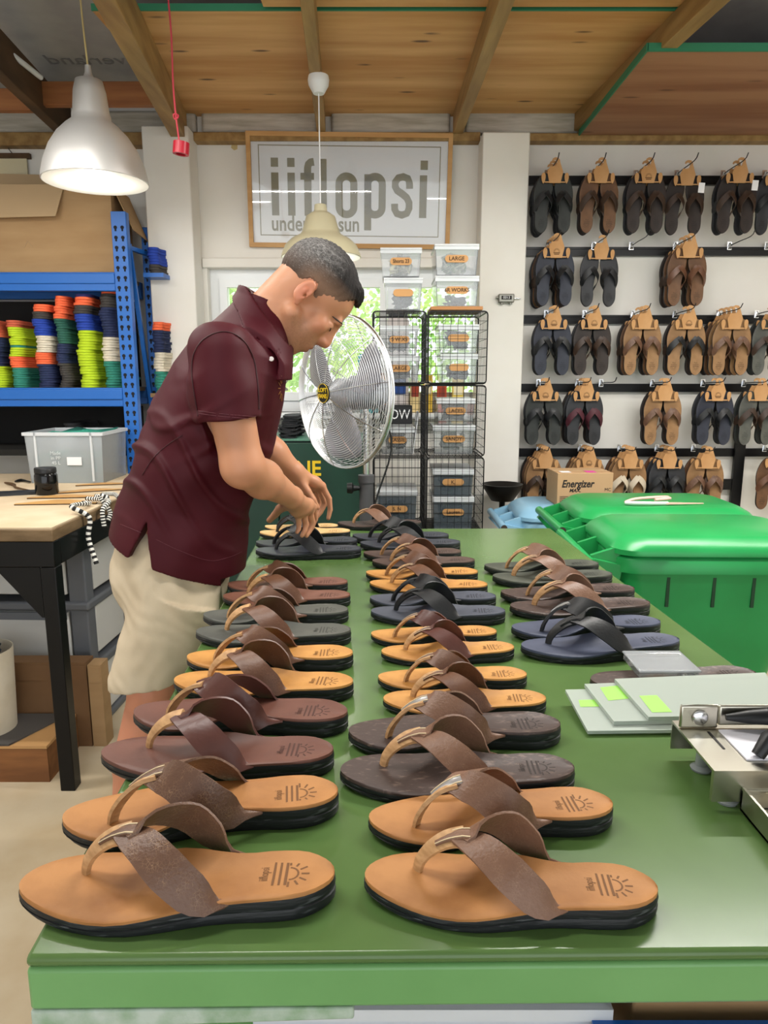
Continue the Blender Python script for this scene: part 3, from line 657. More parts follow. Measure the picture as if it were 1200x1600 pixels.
# ------------------------------------------------------------------ blue rack with foam soles
RY0, RY1 = 3.5, 3.86
pxf = (atY(176, 400, RY0).x+atY(201, 400, RY0).x)/2; pw = .07
rxl = -2.75
zs1 = atY(100, 425, RY0).z; zs2 = atY(100, 606, RY0).z; zs3 = atY(100, 700, RY0+.1).z; zpt = atY(187, 330, RY0).z
rack = thing('storage_rack', 'blue steel storage rack with punched posts along the back wall', 'rack', (rxl/2+pxf/2, RY0, 0))
ox, oy = rack.location.x, RY0
def post(x, y, z1, holes=True):
    b = MB(); b.box(x-pw/2-ox, x+pw/2-ox, y-oy, y-oy+.012, 0, z1).box(x+pw/2-.012-ox, x+pw/2-ox, y-oy+.012, y-oy+.045, 0, z1).box(x-pw/2-ox, x-pw/2+.012-ox, y-oy+.012, y-oy+.045, 0, z1)
    o = b.build('post', RACKBLUE, rack, bevel=.002)
    if holes:
        h = MB(); z = .95
        while z < z1-.03:
            for dx in (-.016, .016):
                h.lathe([(.0085, 0), (.0085, .0016), (0, .0016)], 10, M4(x+dx-ox, y-oy+.0002, z) @ Matrix.Rotation(PI/2, 4, 'X'))
                h.box(x+dx-.004-ox, x+dx+.004-ox, y-oy-.0016, y-oy, z-.017, z)
            z += .045
        h.build('keyhole_slot', mat('slot_black', '0c1018', .8), o)
    return o
post(pxf, RY0, zpt); post(pxf+.02, RY1, atY(236, 355, RY1).z, True); post(rxl, RY0, zpt); post(rxl, RY1, zpt)
def beam(z, h, y=RY0):
    b = MB(); b.box(rxl+pw/2-ox, pxf-pw/2-ox, y-oy+.002, y-oy+.04, z-h, z).box(rxl+pw/2-ox, pxf-pw/2-ox, y-oy-.006, y-oy+.0019, z-h*.62, z-h*.08); b.build('beam', RACKBLUE, rack, bevel=.003)
beam(zs1, .085); beam(zs2, .09); beam(zs1, .085, RY1); beam(zs2, .09, RY1)
for z in (zs1, zs2): MB().box(rxl-ox, pxf-.04-ox, .045, RY1-oy, z-.02, z-.0005).build('shelf_board', mat('chipboard', '8a6f4c', .8), rack)
MB().box(rxl-ox, pxf-.04-ox, .02, RY1-oy, zs3-.03, zs3).build('shelf_board', mat('dark_board', '15140f', .8), rack)
q0, q1 = atY(199, 380, RY0+.03), atY(238, 640, RY1-.02)
b = MB(); b.tube([(q0.x-ox, .05, q0.z), (q1.x-ox, RY1-oy-.02, q1.z)], .014, 4); b.build('brace', RACKBLUE, rack)
q0, q1 = atY(199, 386, RY0+.03), atY(230, 400, RY1-.02)
MB().tube([(q0.x-ox, .05, q0.z), (q1.x-ox+.03, RY1-oy-.02, q1.z)], .014, 4).build('brace', RACKBLUE, rack)
# foam soles in stacks
EVA = {}
for n_, h_ in dict(teal='2c7f6c', orange='f0693f', lime='b4cf1f', coral='c25a3f', navy='1f2a4e', cream='d6ccb8', blue='1f3fa0', charcoal='3d3936', green='265a4c', purple='3b3a7c', black='1b1c20').items(): EVA[n_] = mat('foam_'+n_, h_, .8)
def foam_mesh(m, L_=.29, th=.0135):
    ol = []
    for s, d in [(i/10, 1) for i in range(11)]+[(i/10, -1) for i in range(9, 0, -1)]: ol.append((half(s, d)*d*1.15, L_-uo(s)*L_))
    return MB().prism(ol, .0006, th-.0006).mesh('foam_sole', m, 50)
FM = {k: foam_mesh(m) for k, m in EVA.items()}
def stack(px, wpx, cols, zb, name, y0=RY0+.045, total=None, grp='foam soles on the blue rack'):
    w = atY(px+wpx/2, 550, y0).x-atY(px-wpx/2, 550, y0).x; x = atY(px, 550, y0).x; n = sum(c for _, c in cols); th = (total/n) if total else .0135
    i = 0
    for ci, (cn, cnt) in enumerate(cols):
        for k in range(cnt):
            o = bpy.data.objects.new('foam_sole', FM[cn]); COL.objects.link(o)
            o.location = (x+rng.uniform(-.004, .004)+.006*math.sin(i*.4), y0+.0+rng.uniform(0, .008), zb+i*th+.0004); o.scale = (w/.113, 1, th/.0135*.985)
            o.rotation_euler = (0, 0, rng.uniform(-.04, .04))
            i += 1
            tag(o, '%s foam sole, %s from the bottom of the %s' % (cn, ORD[i-1], name), 'foam sole', grp)
stack(21, 33, [('teal', 9), ('orange', 5), ('lime', 4), ('teal', 1), ('lime', 8), ('coral', 3)], zs2, 'fifth stack left of the blue post', total=(atY(20, 500, RY0+.05).z-zs2))
stack(64, 38, [('navy', 10), ('orange', 5), ('cream', 7), ('blue', 7), ('charcoal', 3), ('orange', 3)], zs2, 'fourth stack left of the blue post', total=(atY(64, 475, RY0+.05).z-zs2))
stack(95, 29, [('charcoal', 10), ('navy', 8), ('green', 10), ('orange', 9)], zs2, 'third stack left of the blue post', total=(atY(95, 462, RY0+.05).z-zs2))
stack(131, 40, [('lime', 21), ('blue', 6), ('charcoal', 3), ('orange', 3), ('purple', 1)], zs2, 'second stack left of the blue post', total=(atY(131, 459, RY0+.05).z-zs2))
stack(169, 36, [('teal', 10), ('cream', 9), ('navy', 11), ('charcoal', 5), ('orange', 1)], zs2, 'first stack left of the blue post', total=(atY(169, 454, RY0+.05).z-zs2))
stack(-10, 30, [('lime', 9), ('navy', 12), ('coral', 7)], zs2, 'sixth stack left of the blue post', total=(atY(5, 500, RY0+.05).z-zs2))
for k, (px, n_) in enumerate(((60, 6), (98, 11), (139, 9), (178, 8))):
    stack(px, 34, [('black', n_)], zs3, '%s dark stack on the lower shelf' % ('leftmost', 'second', 'third', 'rightmost')[k], y0=RY0+.05, total=.0135*n_*.85, grp='black foam soles on the lower shelf')
MB_ = MB().box(rxl+.1, pxf-.06, RY1-.012, RY1-.002, zs3+.001, zs2-.1); tag(MB_.build('shade_sheet', mat('rack_shade_black', '0b0b0c', .8)), 'added black sheet for shade and black stock behind the dark soles', 'sheet')  # black sheet added to give the shelf back its shade and dark stock
tag(MB().box(rxl+.1, pxf-.06, RY1-.014, RY1-.004, zs2+.002, zs1-.1).build('shade_sheet', mat('rack_shade_black', '0b0b0c', .8)), 'added black sheet for shade and black stock behind the coloured soles', 'sheet')  # second added sheet, painting the shaded back behind the coloured stacks
# soles seen between the front post and the rear post
sx_ = pxf+.095
ss2 = thing('small_shelf', 'short shelf beyond the blue post holding teal soles', 'shelf', (sx_, RY0+.2, 0))
MB().box(-.05, .05, -.03, .14, zs2-.05, zs2-.03).build('board', mat('chipboard', '8a6f4c', .8), ss2); MB().box(-.05, .05, -.03, .14, zs1+.0, zs1+.02).build('board', RACKBLUE, ss2)
for sx2 in (-.04, .04): MB().box(sx2-.008, sx2+.008, .12, .14, 0, zs1).build('upright', mat('rack_blue_dark', '17467e', .4), ss2)
def st2(cols, zb, nm):
    i = 0
    for cn, cnt in cols:
        for k in range(cnt):
            o = bpy.data.objects.new('foam_sole', FM[cn]); COL.objects.link(o); o.location = (sx_+rng.uniform(-.006, .006), RY0+.175, zb+i*.0136+.0005); o.scale = (.7, .46, 1); i += 1
            tag(o, '%s foam sole, %s from the bottom of the %s' % (cn, ORD[i-1], nm), 'foam sole', 'foam soles beyond the blue post')
st2([('teal', 8), ('cream', 7), ('navy', 8), ('orange', 3)], zs2-.03, 'stack beyond the blue post')
st2([('charcoal', 3), ('blue', 6)], zs1+.02, 'short stack beyond the post top')
# cardboard carton on the rack
ca, cb = atY(-40, 425, RY0+.02), atY(176, 425, RY0+.02); zt_ = atY(80, 285, RY0+.02).z
cx_, cw = (ca.x+cb.x)/2, cb.x-ca.x; ch = zt_-zs1
t = thing('cardboard_carton', 'large battered open cardboard carton on top of the blue rack', 'box', (cx_, RY0+.06, zs1+.0005))
b = MB(); b.box(-cw/2, cw/2, 0, .006, 0, ch).box(-cw/2, cw/2, .264, .27, 0, ch).box(-cw/2, -cw/2+.006, .006, .264, 0, ch).box(cw/2-.006, cw/2, .006, .264, 0, ch).box(-cw/2, cw/2, .006, .264, 0, .006); b.build('body', CARD, t)
b = MB(); b.hexa([(-cw/2, -.004, ch), (cw/2*.35, -.004, ch), (cw/2*.35, .002, ch), (-cw/2, .002, ch)], [(-cw/2, -.05, ch-.16), (cw/2*.25, -.05, ch-.15), (cw/2*.25, -.044, ch-.15), (-cw/2, -.044, ch-.16)]); b.build('flap', mat('card_light', 'b59a76', .85), t)
b = MB(); b.hexa([(cw/2, .02, ch), (cw/2+.005, .02, ch), (cw/2+.005, .24, ch), (cw/2, .24, ch)], [(cw/2+.09, .02, ch-.2), (cw/2+.095, .02, ch-.2), (cw/2+.085, .25, ch-.21), (cw/2+.08, .25, ch-.21)]); b.build('flap', CARD, t)
b = MB(); b.hexa([(-cw/2, .264, ch), (cw/2*.6, .264, ch), (cw/2*.6, .27, ch), (-cw/2, .27, ch)], [(-cw/2, .275, ch+.12), (cw/2*.5, .275, ch+.11), (cw/2*.5, .281, ch+.11), (-cw/2, .281, ch+.12)]); b.build('flap', mat('card_light', 'b59a76', .85), t)
MB().tube([(-.1, -.001, .12), (-.08, -.002, .15), (-.06, -.001, .12)], .0015, 5).build('tear', mat('card_light', 'b59a76', .85), t)

# ------------------------------------------------------------------ left bench
BZ = .92
n0 = atZ(81, 825, BZ); n1 = atZ(192, 778, BZ)
bxr = n0.x; bY0, bY1 = n0.y, RY0-.01
bench = thing('workbench', 'wooden topped workbench with black steel frame at the left', 'workbench', ((rxl+bxr)/2, bY0, 0))
ox, oy = bench.location.x, bY0
bx0 = -2.6-ox; bx1 = bxr-ox
MB().box(bx0, bx1, 0, bY1-bY0, BZ-.045, BZ-.006).build('bench_top', mat('worn_board', '7a6346', .7, c2='564328', scale=9, detail=8, stretch=(1, 1, 3), bump=.2), bench, bevel=.003)
MB().box(bx0, bx1-.004, .004, bY1-bY0, BZ-.0055, BZ).build('top_sheet', mat('cream_board', 'd2bfa2', .7, c2='c4ae8d', scale=6), bench)
b = MB(); b.box(bx0, bx1-.002, .004, .05, BZ-.13, BZ-.0455).box(bx1-.05, bx1-.002, .05, bY1-bY0, BZ-.13, BZ-.0455); b.build('frame_rail', BLACKM, bench, bevel=.003)
for x, y in ((bx1-.052, .004), (bx1-.052, bY1-bY0-.06), (bx0+.02, .004), (bx0+.02, bY1-bY0-.06)):
    MB().box(x, x+.05, y, y+.05, 0, BZ-.131).build('leg', BLACKM, bench, bevel=.003)
MB().hexa([(bx1-.20, .006, BZ-.131), (bx1-.053, .006, BZ-.131), (bx1-.053, .012, BZ-.131), (bx1-.20, .012, BZ-.131)][::1], [(bx1-.06, .006, BZ-.30), (bx1-.053, .006, BZ-.30), (bx1-.053, .012, BZ-.30), (bx1-.06, .012, BZ-.30)]).build('gusset', BLACKM, bench)
# clear tub with teal material
p0, p1 = atZ(40, 746, BZ), atZ(188, 742, BZ)
tw = (atY(162, 700, 3.28).x-atY(38, 700, 3.28).x); ty = 3.0
pA, pB = atY(40, 745, 3.16), atY(160, 743, 3.16); tx = (pA.x+pB.x)/2; tw = pB.x-pA.x; th_ = atY(100, 676, 3.16).z-BZ
def tub(name, label, cx, y0, z, w, d, h, group=None, body=FROST, rim=True, taper=.03):
    t = thing(name, label, 'tub', (cx, y0+d/2, z), group=group)
    def lp(w_, d_, z_): return [(-w_/2, -d_/2, z_), (w_/2, -d_/2, z_), (w_/2, d_/2, z_), (-w_/2, d_/2, z_)]
    b = MB(); k = 1-taper*2
    b.loft([lp(w*k-.006, d*k-.006, .004), lp(w*k, d*k, 0), lp(w, d, h), lp(w-.006, d-.006, h), lp(w*k-.006, d*k-.006, .004)], caps=False)
    b.add(lp(w*k-.006, d*k-.006, .004), [(0, 1, 2, 3)]); b.add(lp(w*k, d*k, 0), [(3, 2, 1, 0)])
    b.build('tub_body', body, t, smooth=0)
    if rim:
        r = MB()
        r.loft([lp(w+.002, d+.002, h-.014), lp(w+.014, d+.014, h-.014), lp(w+.014, d+.014, h), lp(w-.006, d-.006, h+.001), lp(w-.006, d-.006, h-.004), lp(w+.002, d+.002, h-.014)], caps=False)
        r.build('rim', LIDP, t, smooth=0)
    return t
t = tub('storage_tub', 'large clear tub with teal sheets on the left workbench', tx+.01, 3.16, BZ+.0005, tw, .30, th_)
for sx2 in (-1, 1): MB().box(sx2*tw*.36-.004, sx2*tw*.36+.004, -.157, -.148, 0.01, th_).build('rib', LIDP, t)
text('tub_label', 'Made\nin PP\n45 L', M4(-.04, -.1502, th_*.5) @ FRONT, LIDP, t, size=.022, extrude=.0004)
MB().box(.01, .075, -.152, -.1495, th_*.36, th_*.52).build('sticker', PAPER, t)
TEAL = mat('teal_sheet', '2f8f78', .7)
b = MB(); b.add([(x*tw*.44, y*.13, .006+th_*1.0-.012+.012*math.sin(x*5)*math.cos(y*3)) for x in np.linspace(-.55, .95, 8) for y in (-1, 0, 1)], [(i*3+j, i*3+j+1, (i+1)*3+j+1, (i+1)*3+j) for i in range(7) for j in range(2)])
o = b.build('teal_sheet', TEAL, smooth=60); o.location = t.location; tag(o, 'teal sheet lying across the top of the large clear tub', 'sheet'); mo = o.modifiers.new('solid', 'SOLIDIFY'); mo.thickness = .004
for k in range(6):
    o = MB().box(-tw*.40, tw*.42, -.128, .128, .006+k*.021, .006+k*.021+.012).build('teal_sheet', TEAL); o.location = t.location; tag(o, 'teal sheet inside the large clear tub, %s from its bottom' % ORD[k], 'sheet', 'teal sheets in the clear tub')
# jar
p = atZ(74, 772, BZ); t = thing('jar', 'black screw top jar standing on the left workbench', 'jar', (p.x, p.y, BZ+.0005))
s_ = (atY(91, 760, p.y).x-atY(57, 760, p.y).x)/2
MB().lathe([(s_*.9, 0), (s_, .006), (s_, s_*1.75), (s_*.9, s_*1.95), (s_*.86, s_*2)], 28).build('jar_body', mat('black_gloss', '0a0a0b', .12), t); MB().lathe([(s_*.93, s_*1.98), (s_*.95, s_*2.0), (s_*.95, s_*2.38), (s_*.9, s_*2.45), (0, s_*2.46)], 28).build('lid', BLACKP, t)
# cut leather blanks on the bench
for i, ((xa_, ya_), (xb2, yb2), wd_, lb) in enumerate((((22, 790), (150, 788), .17, 'tan leather strap blank nearest the front edge of the left bench'), ((42, 780), (155, 778), .13, 'tan leather strap blank second from the front edge of the bench'), ((90, 772), (190, 766), .12, 'tan leather strap blank behind the jar'), ((118, 760), (200, 757), .10, 'tan leather strap blank farthest back beside the tub'))):
    A = atZ(xa_, ya_, BZ); C = atZ(xb2, yb2, BZ); d = (C-A); q = Vector((-d.y, d.x, 0)).normalized(); ol = []
    for u in np.linspace(0, 1, 14): ol.append(A+d*u+q*wd_*(.18+.8*math.sin(PI*u)**1.2)*.55)
    ol = [(A+d*u) for u in np.linspace(1, 0, 10)]+ol
    pts = [(v.x, v.y) for v in ol]
    tt = thing('leather_blank', lb, 'leather', (0, 0, BZ))
    MB().prism(pts, .0006+.0*i, .004+.0*i).build('edge', mat('dark_edge', '2a1d14', .7), tt, smooth=0); MB().prism([(x, y) for x, y in pts], .0041, .0055).build('face', mat('veg_leather', 'c59a5e', .55, c2='b48548', scale=10), tt, smooth=0)
# scraps and tools at left
A = atZ(0, 776, BZ); tag(MB().prism([(A.x-.05, A.y-.02), (A.x+.12, A.y+.05), (A.x+.10, A.y+.11), (A.x-.05, A.y+.06)], BZ+.0005, BZ+.012).build('black_sole_blank', BLACKR), 'black sole blank lying at the left edge of the bench', 'sole')
for k, (pts, lb) in enumerate((([(8, 757), (22, 760), (24, 764), (40, 768), (58, 772)], 'bent brown handled tool lying left of the black jar'), ([(24, 755), (34, 753), (48, 756)], 'small black clip lying behind the tool on the bench'))):
    tag(MB().tube(path([atZ(x, y, BZ)+Vector((0, 0, .008)) for x, y in pts], 12), [.004, .006, .007, .007, .006, .005, .005, .004, .004, .004, .004, .003], 7).build('hand_tool', TIMBERD if k == 0 else BLACKP), lb, 'tool')
# striped cord hanging over the bench edge
STR = mat('striped_cord', 'e4e2da', .7)
STRK = mat('striped_cord_black', '121212', .7)
t = thing('striped_cord', 'tangled black and white striped cord hanging over the right bench edge', 'cord', (0, 0, 0))
zt2 = BZ+.012
def wz(x, y, z): v = atZ(x, y, z); return v
paths = [[wz(128, 786, zt2), wz(140, 786, zt2), Vector((bxr-.03, 2.42, zt2+.016)), Vector((bxr+.024, 2.43, BZ-.01)), Vector((bxr+.02, 2.42, BZ-.08)), Vector((bxr+.05, 2.40, BZ-.17))],
         [wz(135, 779, zt2+.006), wz(155, 780, zt2+.006), wz(170, 783, zt2+.004), Vector((bxr+.024, 2.55, BZ-.01)), Vector((bxr+.03, 2.54, BZ-.07))],
         [wz(150, 775, zt2+.012), wz(168, 778, zt2+.012), Vector((bxr-.01, 2.62, zt2+.022)), Vector((bxr+.024, 2.62, BZ-.03)), Vector((bxr+.02, 2.60, BZ-.06))],
         [wz(160, 772, zt2+.014), wz(178, 772, zt2+.014), wz(186, 778, zt2+.008)]]
for pp in paths:
    C = path(pp, 46); w_ = MB(); k_ = MB()
    for i in range(45): (w_ if i % 2 else k_).cyl(C[i], C[i+1], .0085, n=7)
    w_.build('white_band', STR, t, smooth=0); k_.build('black_band', STRK, t, smooth=0)
# drawer tower under the bench
p = atZ(152, 1142, 0); q = atZ(204, 1083, 0)
t = thing('drawer_unit', 'grey framed plastic drawer tower with white drawers under the bench', 'drawers', (p.x, p.y, 0))
dw, dd, dh = .9, 1.0, .78
ang = math.atan2((q-p).x, (q-p).y); dd = .42
t.rotation_euler = (0, 0, -ang)
zz = [0, .27, .53, .78]
for x in (-dw, -.07):
    for y in (0, dd-.07): MB().box(x, x+.07, y+.002, y+.068, .03, dh-.02).build('frame_post', GREYP, t, bevel=.006)
for z in zz: MB().box(-dw-.01, .012, -.012, dd+.012, z if z == 0 else z-.028, z+.03 if z == 0 else z+.008).build('frame_tray', GREYP, t, bevel=.01)
for k in range(3):
    z0, z1 = (zz[k]+.035, zz[k+1]-.034)
    if k == 2: z1 -= .0
    dr = MB().box(-dw+.075, -.075, -.004, dd-.02, z0, z1).build('drawer', mat('drawer_white', 'bcbcb9', .45), t, bevel=.006)
    MB().box(-.012, -.002, .075, dd-.08, z0, z1).build('side_panel', mat('drawer_white', 'bcbcb9', .45), t, bevel=.003)
    MB().box(-dw+.08, -.08, -.012, -.004, z1-.03, z1).build('drawer_lip', GREYP, dr)
# bucket, crate, boxes on the floor
p = atZ(-8, 1165, .14)
crp = atZ(78, 1222, 0)
t = thing('wooden_crate', 'low wooden crate on the floor behind the black bench leg', 'crate', (crp.x-.19, crp.y+.16, 0))
b = MB(); b.box(-.33, .19, -.16, -.145, 0, .125).box(-.33, .19, .065, .08, 0, .125).box(.175, .19, -.145, .065, 0, .125).box(-.33, -.315, -.145, .065, 0, .125).box(-.315, .175, -.145, .065, 0, .012); b.build('crate_box', mat('crate_wood', '8a5a30', .65, c2='6b4220', scale=3, stretch=(1, 8, 8)), t)
MB().box(-.33, .19, -.16, .08, .126, .136).build('lid_board', mat('crate_lid', 'b58a58', .7), t)
tag(MB().hexa([(crp.x-.5, crp.y+.0, .137), (crp.x-.13, crp.y+.0, .137), (crp.x-.02, crp.y+.23, .137), (crp.x-.5, crp.y+.23, .137)], [(crp.x-.5, crp.y+.0, .143), (crp.x-.13, crp.y+.0, .143), (crp.x-.02, crp.y+.23, .143), (crp.x-.5, crp.y+.23, .143)]).build('rubber_mat', mat('grey_mat', '474340', .8)), 'dark rubber mat lying on the wooden crate', 'mat')
bw = atY(36, 1100, crp.y+.17).x
t = thing('bucket', 'cream plastic bucket of black offcuts standing on the crate', 'bucket', (bw-.105, crp.y+.118, .1435))
hb = .30; b = MB(); b.lathe([(0, .004), (.090, .004), (.102, hb), (.105, hb), (.105, hb-.012), (.094, 0), (0, 0)], 36); b.build('bucket_body', mat('bucket_cream', 'c9c0ae', .5, c2='b8ad98', scale=8), t, smooth=50)
for k in range(7):
    a = k*.9; x, y = .055*math.cos(a), .055*math.sin(a)
    o = MB().tube([(bw-.105+x*.6, crp.y+.118+y*.6, .15), (bw-.105+x, crp.y+.118+y, .1435+hb-.02+.012*(k % 3)), (bw-.105+x*1.25, crp.y+.118+y*1.2, .1435+hb+.005*(k % 4))], [.012, .012, .009], 6).build('rubber_offcut', BLACKR)
    tag(o, 'black rubber offcut standing in the cream bucket', 'offcut', 'offcuts in the bucket')
for k, (x0_, x1_, y_, z1_, lb, m_) in enumerate(((crp.x-.45, crp.x+.05, crp.y+.215, .34, 'brown cardboard box on the floor behind the crate', CARDD), (crp.x+.055, crp.x+.105, crp.y+.215, .33, 'narrow cardboard box on the floor beside the black bench leg', CARD))):
    t = thing('cardboard_box', lb, 'box', ((x0_+x1_)/2, y_+.06, 0)); w_ = x1_-x0_
    b = MB(); b.box(-w_/2, w_/2, -.03, .04, 0, z1_); b.build('body', m_, t); MB().box(-w_/2+.004, w_/2-.004, -.032, -.0305, z1_-.07, z1_-.01).build('flap', m_, t)

# ------------------------------------------------------------------ green cabinet
gx0, gx1 = -.82, atY(575, 760, 3.2).x; gz = atY(500, 688, 3.2).z
DKG = mat('dark_green_paint', '16352a', .4, c2='1b3f31', scale=5, bump=.05)
t = thing('metal_cabinet', 'dark green metal cabinet with yellow lettering behind the man', 'cabinet', ((gx0+gx1)/2, 3.2, 0)); w_ = gx1-gx0; mx_ = atY(435, 760, 3.2).x-(gx0+gx1)/2
MB().box(-w_/2, w_/2, .02, .42, 0, gz-.003).build('carcass', DKG, t, bevel=.003)
MB().box(-w_/2, w_/2, 0, .42, gz-.0025, gz+.004).build('top', mat('green_top', '4e7a68', .4), t)
for a, c in ((-w_/2, mx_-.003), (mx_+.003, w_/2)): MB().box(a, c, 0, .019, .03, gz-.012).build('door', DKG, t, bevel=.002)
dr = [o for o in t.children if o.name.startswith('door')]
e_ = atY(482, 733, 3.2)
text('lettering', 'NE', M4(e_.x-t.location.x, -.001, e_.z) @ FRONT, YELLOW, dr[1], size=.095, extrude=.001, offset=.002, width=.95)
e_ = atY(424, 740, 3.2); text('lettering', 'E', M4(e_.x-t.location.x, -.001, e_.z) @ FRONT, YELLOW, dr[0], size=.115, extrude=.001, offset=.002, width=.95)
a_, c_ = atY(438, 750, 3.2), atY(462, 755, 3.2); MB().box(a_.x-t.location.x, c_.x-t.location.x, -.002, .0005, c_.z, a_.z).build('underline', YELLOW, dr[1])
p = atY(452, 682, 3.32)
for k in range(12):
    o = bpy.data.objects.new('insole', FM['black']); COL.objects.link(o); o.location = (p.x+rng.uniform(-.01, .01)+.0015*k, 3.24+rng.uniform(-.01, .01), gz+.0045+k*.0086); o.scale = (.95, .9, .6); o.rotation_euler = (0, 0, rng.uniform(-.1, .1))
    tag(o, 'black insole, %s from the bottom of the pile on the green cabinet' % ORD[k], 'insole', 'black insoles on the green cabinet')
o = MB().prism([(-.05, -.1), (.05, -.1), (.05, .1), (-.05, .1)], 0, .03).build('white_packet', PAPER); o.location = (p.x+.16, 3.36, gz+.0045); tag(o, 'white packet lying on the green cabinet behind the fan', 'packet')

# ------------------------------------------------------------------ pedestal fan
fc = atY(536, 614, 2.72); phi = math.radians(50)
FANW = mat('fan_wire', 'e3e5e8', .35, metal=.55)
fan = thing('pedestal_fan', 'large chrome pedestal fan with round wire guards behind the table', 'fan', (fc.x+.11*math.sin(phi), fc.y+.11*math.cos(phi), 0))
FR = Matrix.Translation(fc-fan.location) @ Matrix.Rotation(-phi, 4, 'Z')             # local -Y is where the fan blows
R_ = .283
def T3(x, y, z): return FR @ Vector((x, y, z))
def guard(front):
    b = MB(); N = 34 if front else 20
    def yy(r): return (-.075*(1-(r/R_)**3)-.01) if front else (.085*(1-(r/R_)**3)+.01)
    for i in range(N):
        r = .035+(R_-.035)*i/(N-1)
        b.tube([T3(r*math.cos(a), yy(r), r*math.sin(a)) for a in np.linspace(0, 2*PI, 60, endpoint=False)], .0012 if i < N-1 else .0035, 4 if i < N-1 else 8, closed=True)
    g = b.build('front_guard' if front else 'rear_guard', FANW, fan, smooth=60)
    s_ = MB()
    for k in range(10):
        a = 2*PI*k/10+.15; s_.tube([T3(r*math.cos(a), yy(r)+(-.003 if front else .003), r*math.sin(a)) for r in np.linspace(.03, R_, 10)], .0019, 5)
    s_.build('guard_spoke', CHROME, g, smooth=60)
    return g
gf = guard(True); guard(False)
MB().tube([T3(R_*math.cos(a), 0, R_*math.sin(a)) for a in np.linspace(0, 2*PI, 72, endpoint=False)], .006, 8, closed=True).build('guard_rim', CHROME, fan, smooth=60)
bd = MB().lathe([(0, -.006), (.034, -.006), (.036, 0), (.034, .004), (0, .004)], 28, FR @ M4(0, -.088, 0) @ Matrix.Rotation(PI/2, 4, 'X')).build('badge', mat('badge_black', '14140f', .4), gf)
text('badge_lettering', 'LOFT\nFANS', FR @ M4(0, -.095, .0) @ FRONT, YELLOW, bd, size=.022, extrude=.0006, offset=.0006)
MB().tube([T3(.0345*math.cos(a), -.094, .0345*math.sin(a)) for a in np.linspace(0, 2*PI, 30, endpoint=False)], .0012, 5, closed=True).build('badge_ring', YELLOW, bd)
for k in range(3):
    a0 = 2*PI*k/3+.5; b = MB(); vs = []
    for i in range(8):
        r = .05+.20*i/7; half_ = .28+.22*math.sin(PI*i/7*.9)
        for j in range(5): a = a0+half_*(j/2-1); vs.append(T3(r*math.cos(a), .0+.022*(j/2-1)*1.0, r*math.sin(a)))
    b.add(vs, [(i*5+j, i*5+j+1, (i+1)*5+j+1, (i+1)*5+j) for i in range(7) for j in range(4)])
    o = b.build('fan_blade', mat('blade_grey', '7d7d84', .5), fan, smooth=60); mo = o.modifiers.new('solid', 'SOLIDIFY'); mo.thickness = .002
MB().lathe([(0, -.03), (.045, -.03), (.055, -.01), (.055, .02), (0, .02)], 24, FR @ Matrix.Rotation(PI/2, 4, 'X')).build('hub', GREYP, fan)
MB().lathe([(0, -.2), (.05, -.19), (.065, -.15), (.065, -.05), (.04, -.022), (0, -.022)], 24, FR @ Matrix.Rotation(PI/2, 4, 'X')).build('motor', GREYP, fan)
zc_ = fc.z
MB().cyl((0, 0, .42), (0, 0, zc_-.02), .0125).build('inner_pole', CHROME, fan); zcol = atY(566, 742, 2.79).z
MB().lathe([(.028, .05), (.028, zcol-.03), (.032, zcol-.03), (.032, zcol), (.015, zcol+.002)], 24).build('pole', mat('pole_grey', '4c4c4e', .5), fan)
MB().lathe([(0, 0), (.02, .0), (.022, .02), (.012, .026), (.008, .05)], 16, M4(-.075, -.02, zcol-.05) @ Matrix.Rotation(PI/2, 4, 'Y')).build('clamp_knob', BLACKP, fan)
MB().lathe([(0, 0), (.25, 0), (.25, .02), (.06, .05), (0, .05)], 40).build('base', BLACKP, fan)
MB().tube(path([T3(0, .16, -.02), T3(.05, .2, -.2), T3(.06, .10, -.45), T3(.02, .12, -.7)], 14), .004, 6).build('power_cord', BLACKP, fan)

# ------------------------------------------------------------------ wire cages and tubs
CY0 = 3.12
SCR = mat('scrawl', '3a2613', .8); LBL = mat('wood_label', 'b98a55', .6)
def oval(w, h, n=20):
    r = h/2; pts = []
    for i in range(n//2): a = PI/2-PI*i/(n//2-1); pts.append((w/2-r+r*math.cos(a), r*math.sin(a)))
    for i in range(n//2): a = -PI/2-PI*i/(n//2-1); pts.append((-w/2+r+r*math.cos(a), r*math.sin(a)))
    return pts
STRAPS = ST['black']; GARB = [mat('camo_olive', '6d7350', .8, c2='b8b494', scale=30), mat('grey_cloth', '5e6264', .8, c2='3b3e42', scale=20), mat('green_cloth', '4f7f4a', .8, c2='c9c8b0', scale=22), mat('black_cloth', '1c1d20', .7)]
def strip_pile(label, x, y, z, w, d, h, m, n=9, kind='strap_bundle'):
    b = MB()
    for i in range(n):
        px_ = [(rng.uniform(-.5, .5)*w*.86, rng.uniform(-.4, .4)*d*.9, rng.uniform(.1, .9)*h) for _ in range(4)]
        C = path(px_, 9); wv = Vector(rng.normal(size=3)); ws = []; ns = []
        for j, c in enumerate(C):
            C[j] = Vector((max(-w*.42, min(w*.42, c.x)), max(-d*.42, min(d*.42, c.y)), max(.017, min(h-.014, c.z)))); 
        for j in range(9):
            T = C[min(j+1, 8)]-C[max(j-1, 0)]; T = T.normalized() if T.length > 1e-6 else Vector((1, 0, 0)); W_ = T.cross(wv).normalized() if T.cross(wv).length > 1e-4 else Vector((0, 1, 0)); ws.append(W_*.012); ns.append(T.cross(W_))
        b.ribbon(C, ws, ns, .003)
    o = b.build(kind, m, smooth=50); o.location = (x, y, z); return tag(o, label, 'straps')
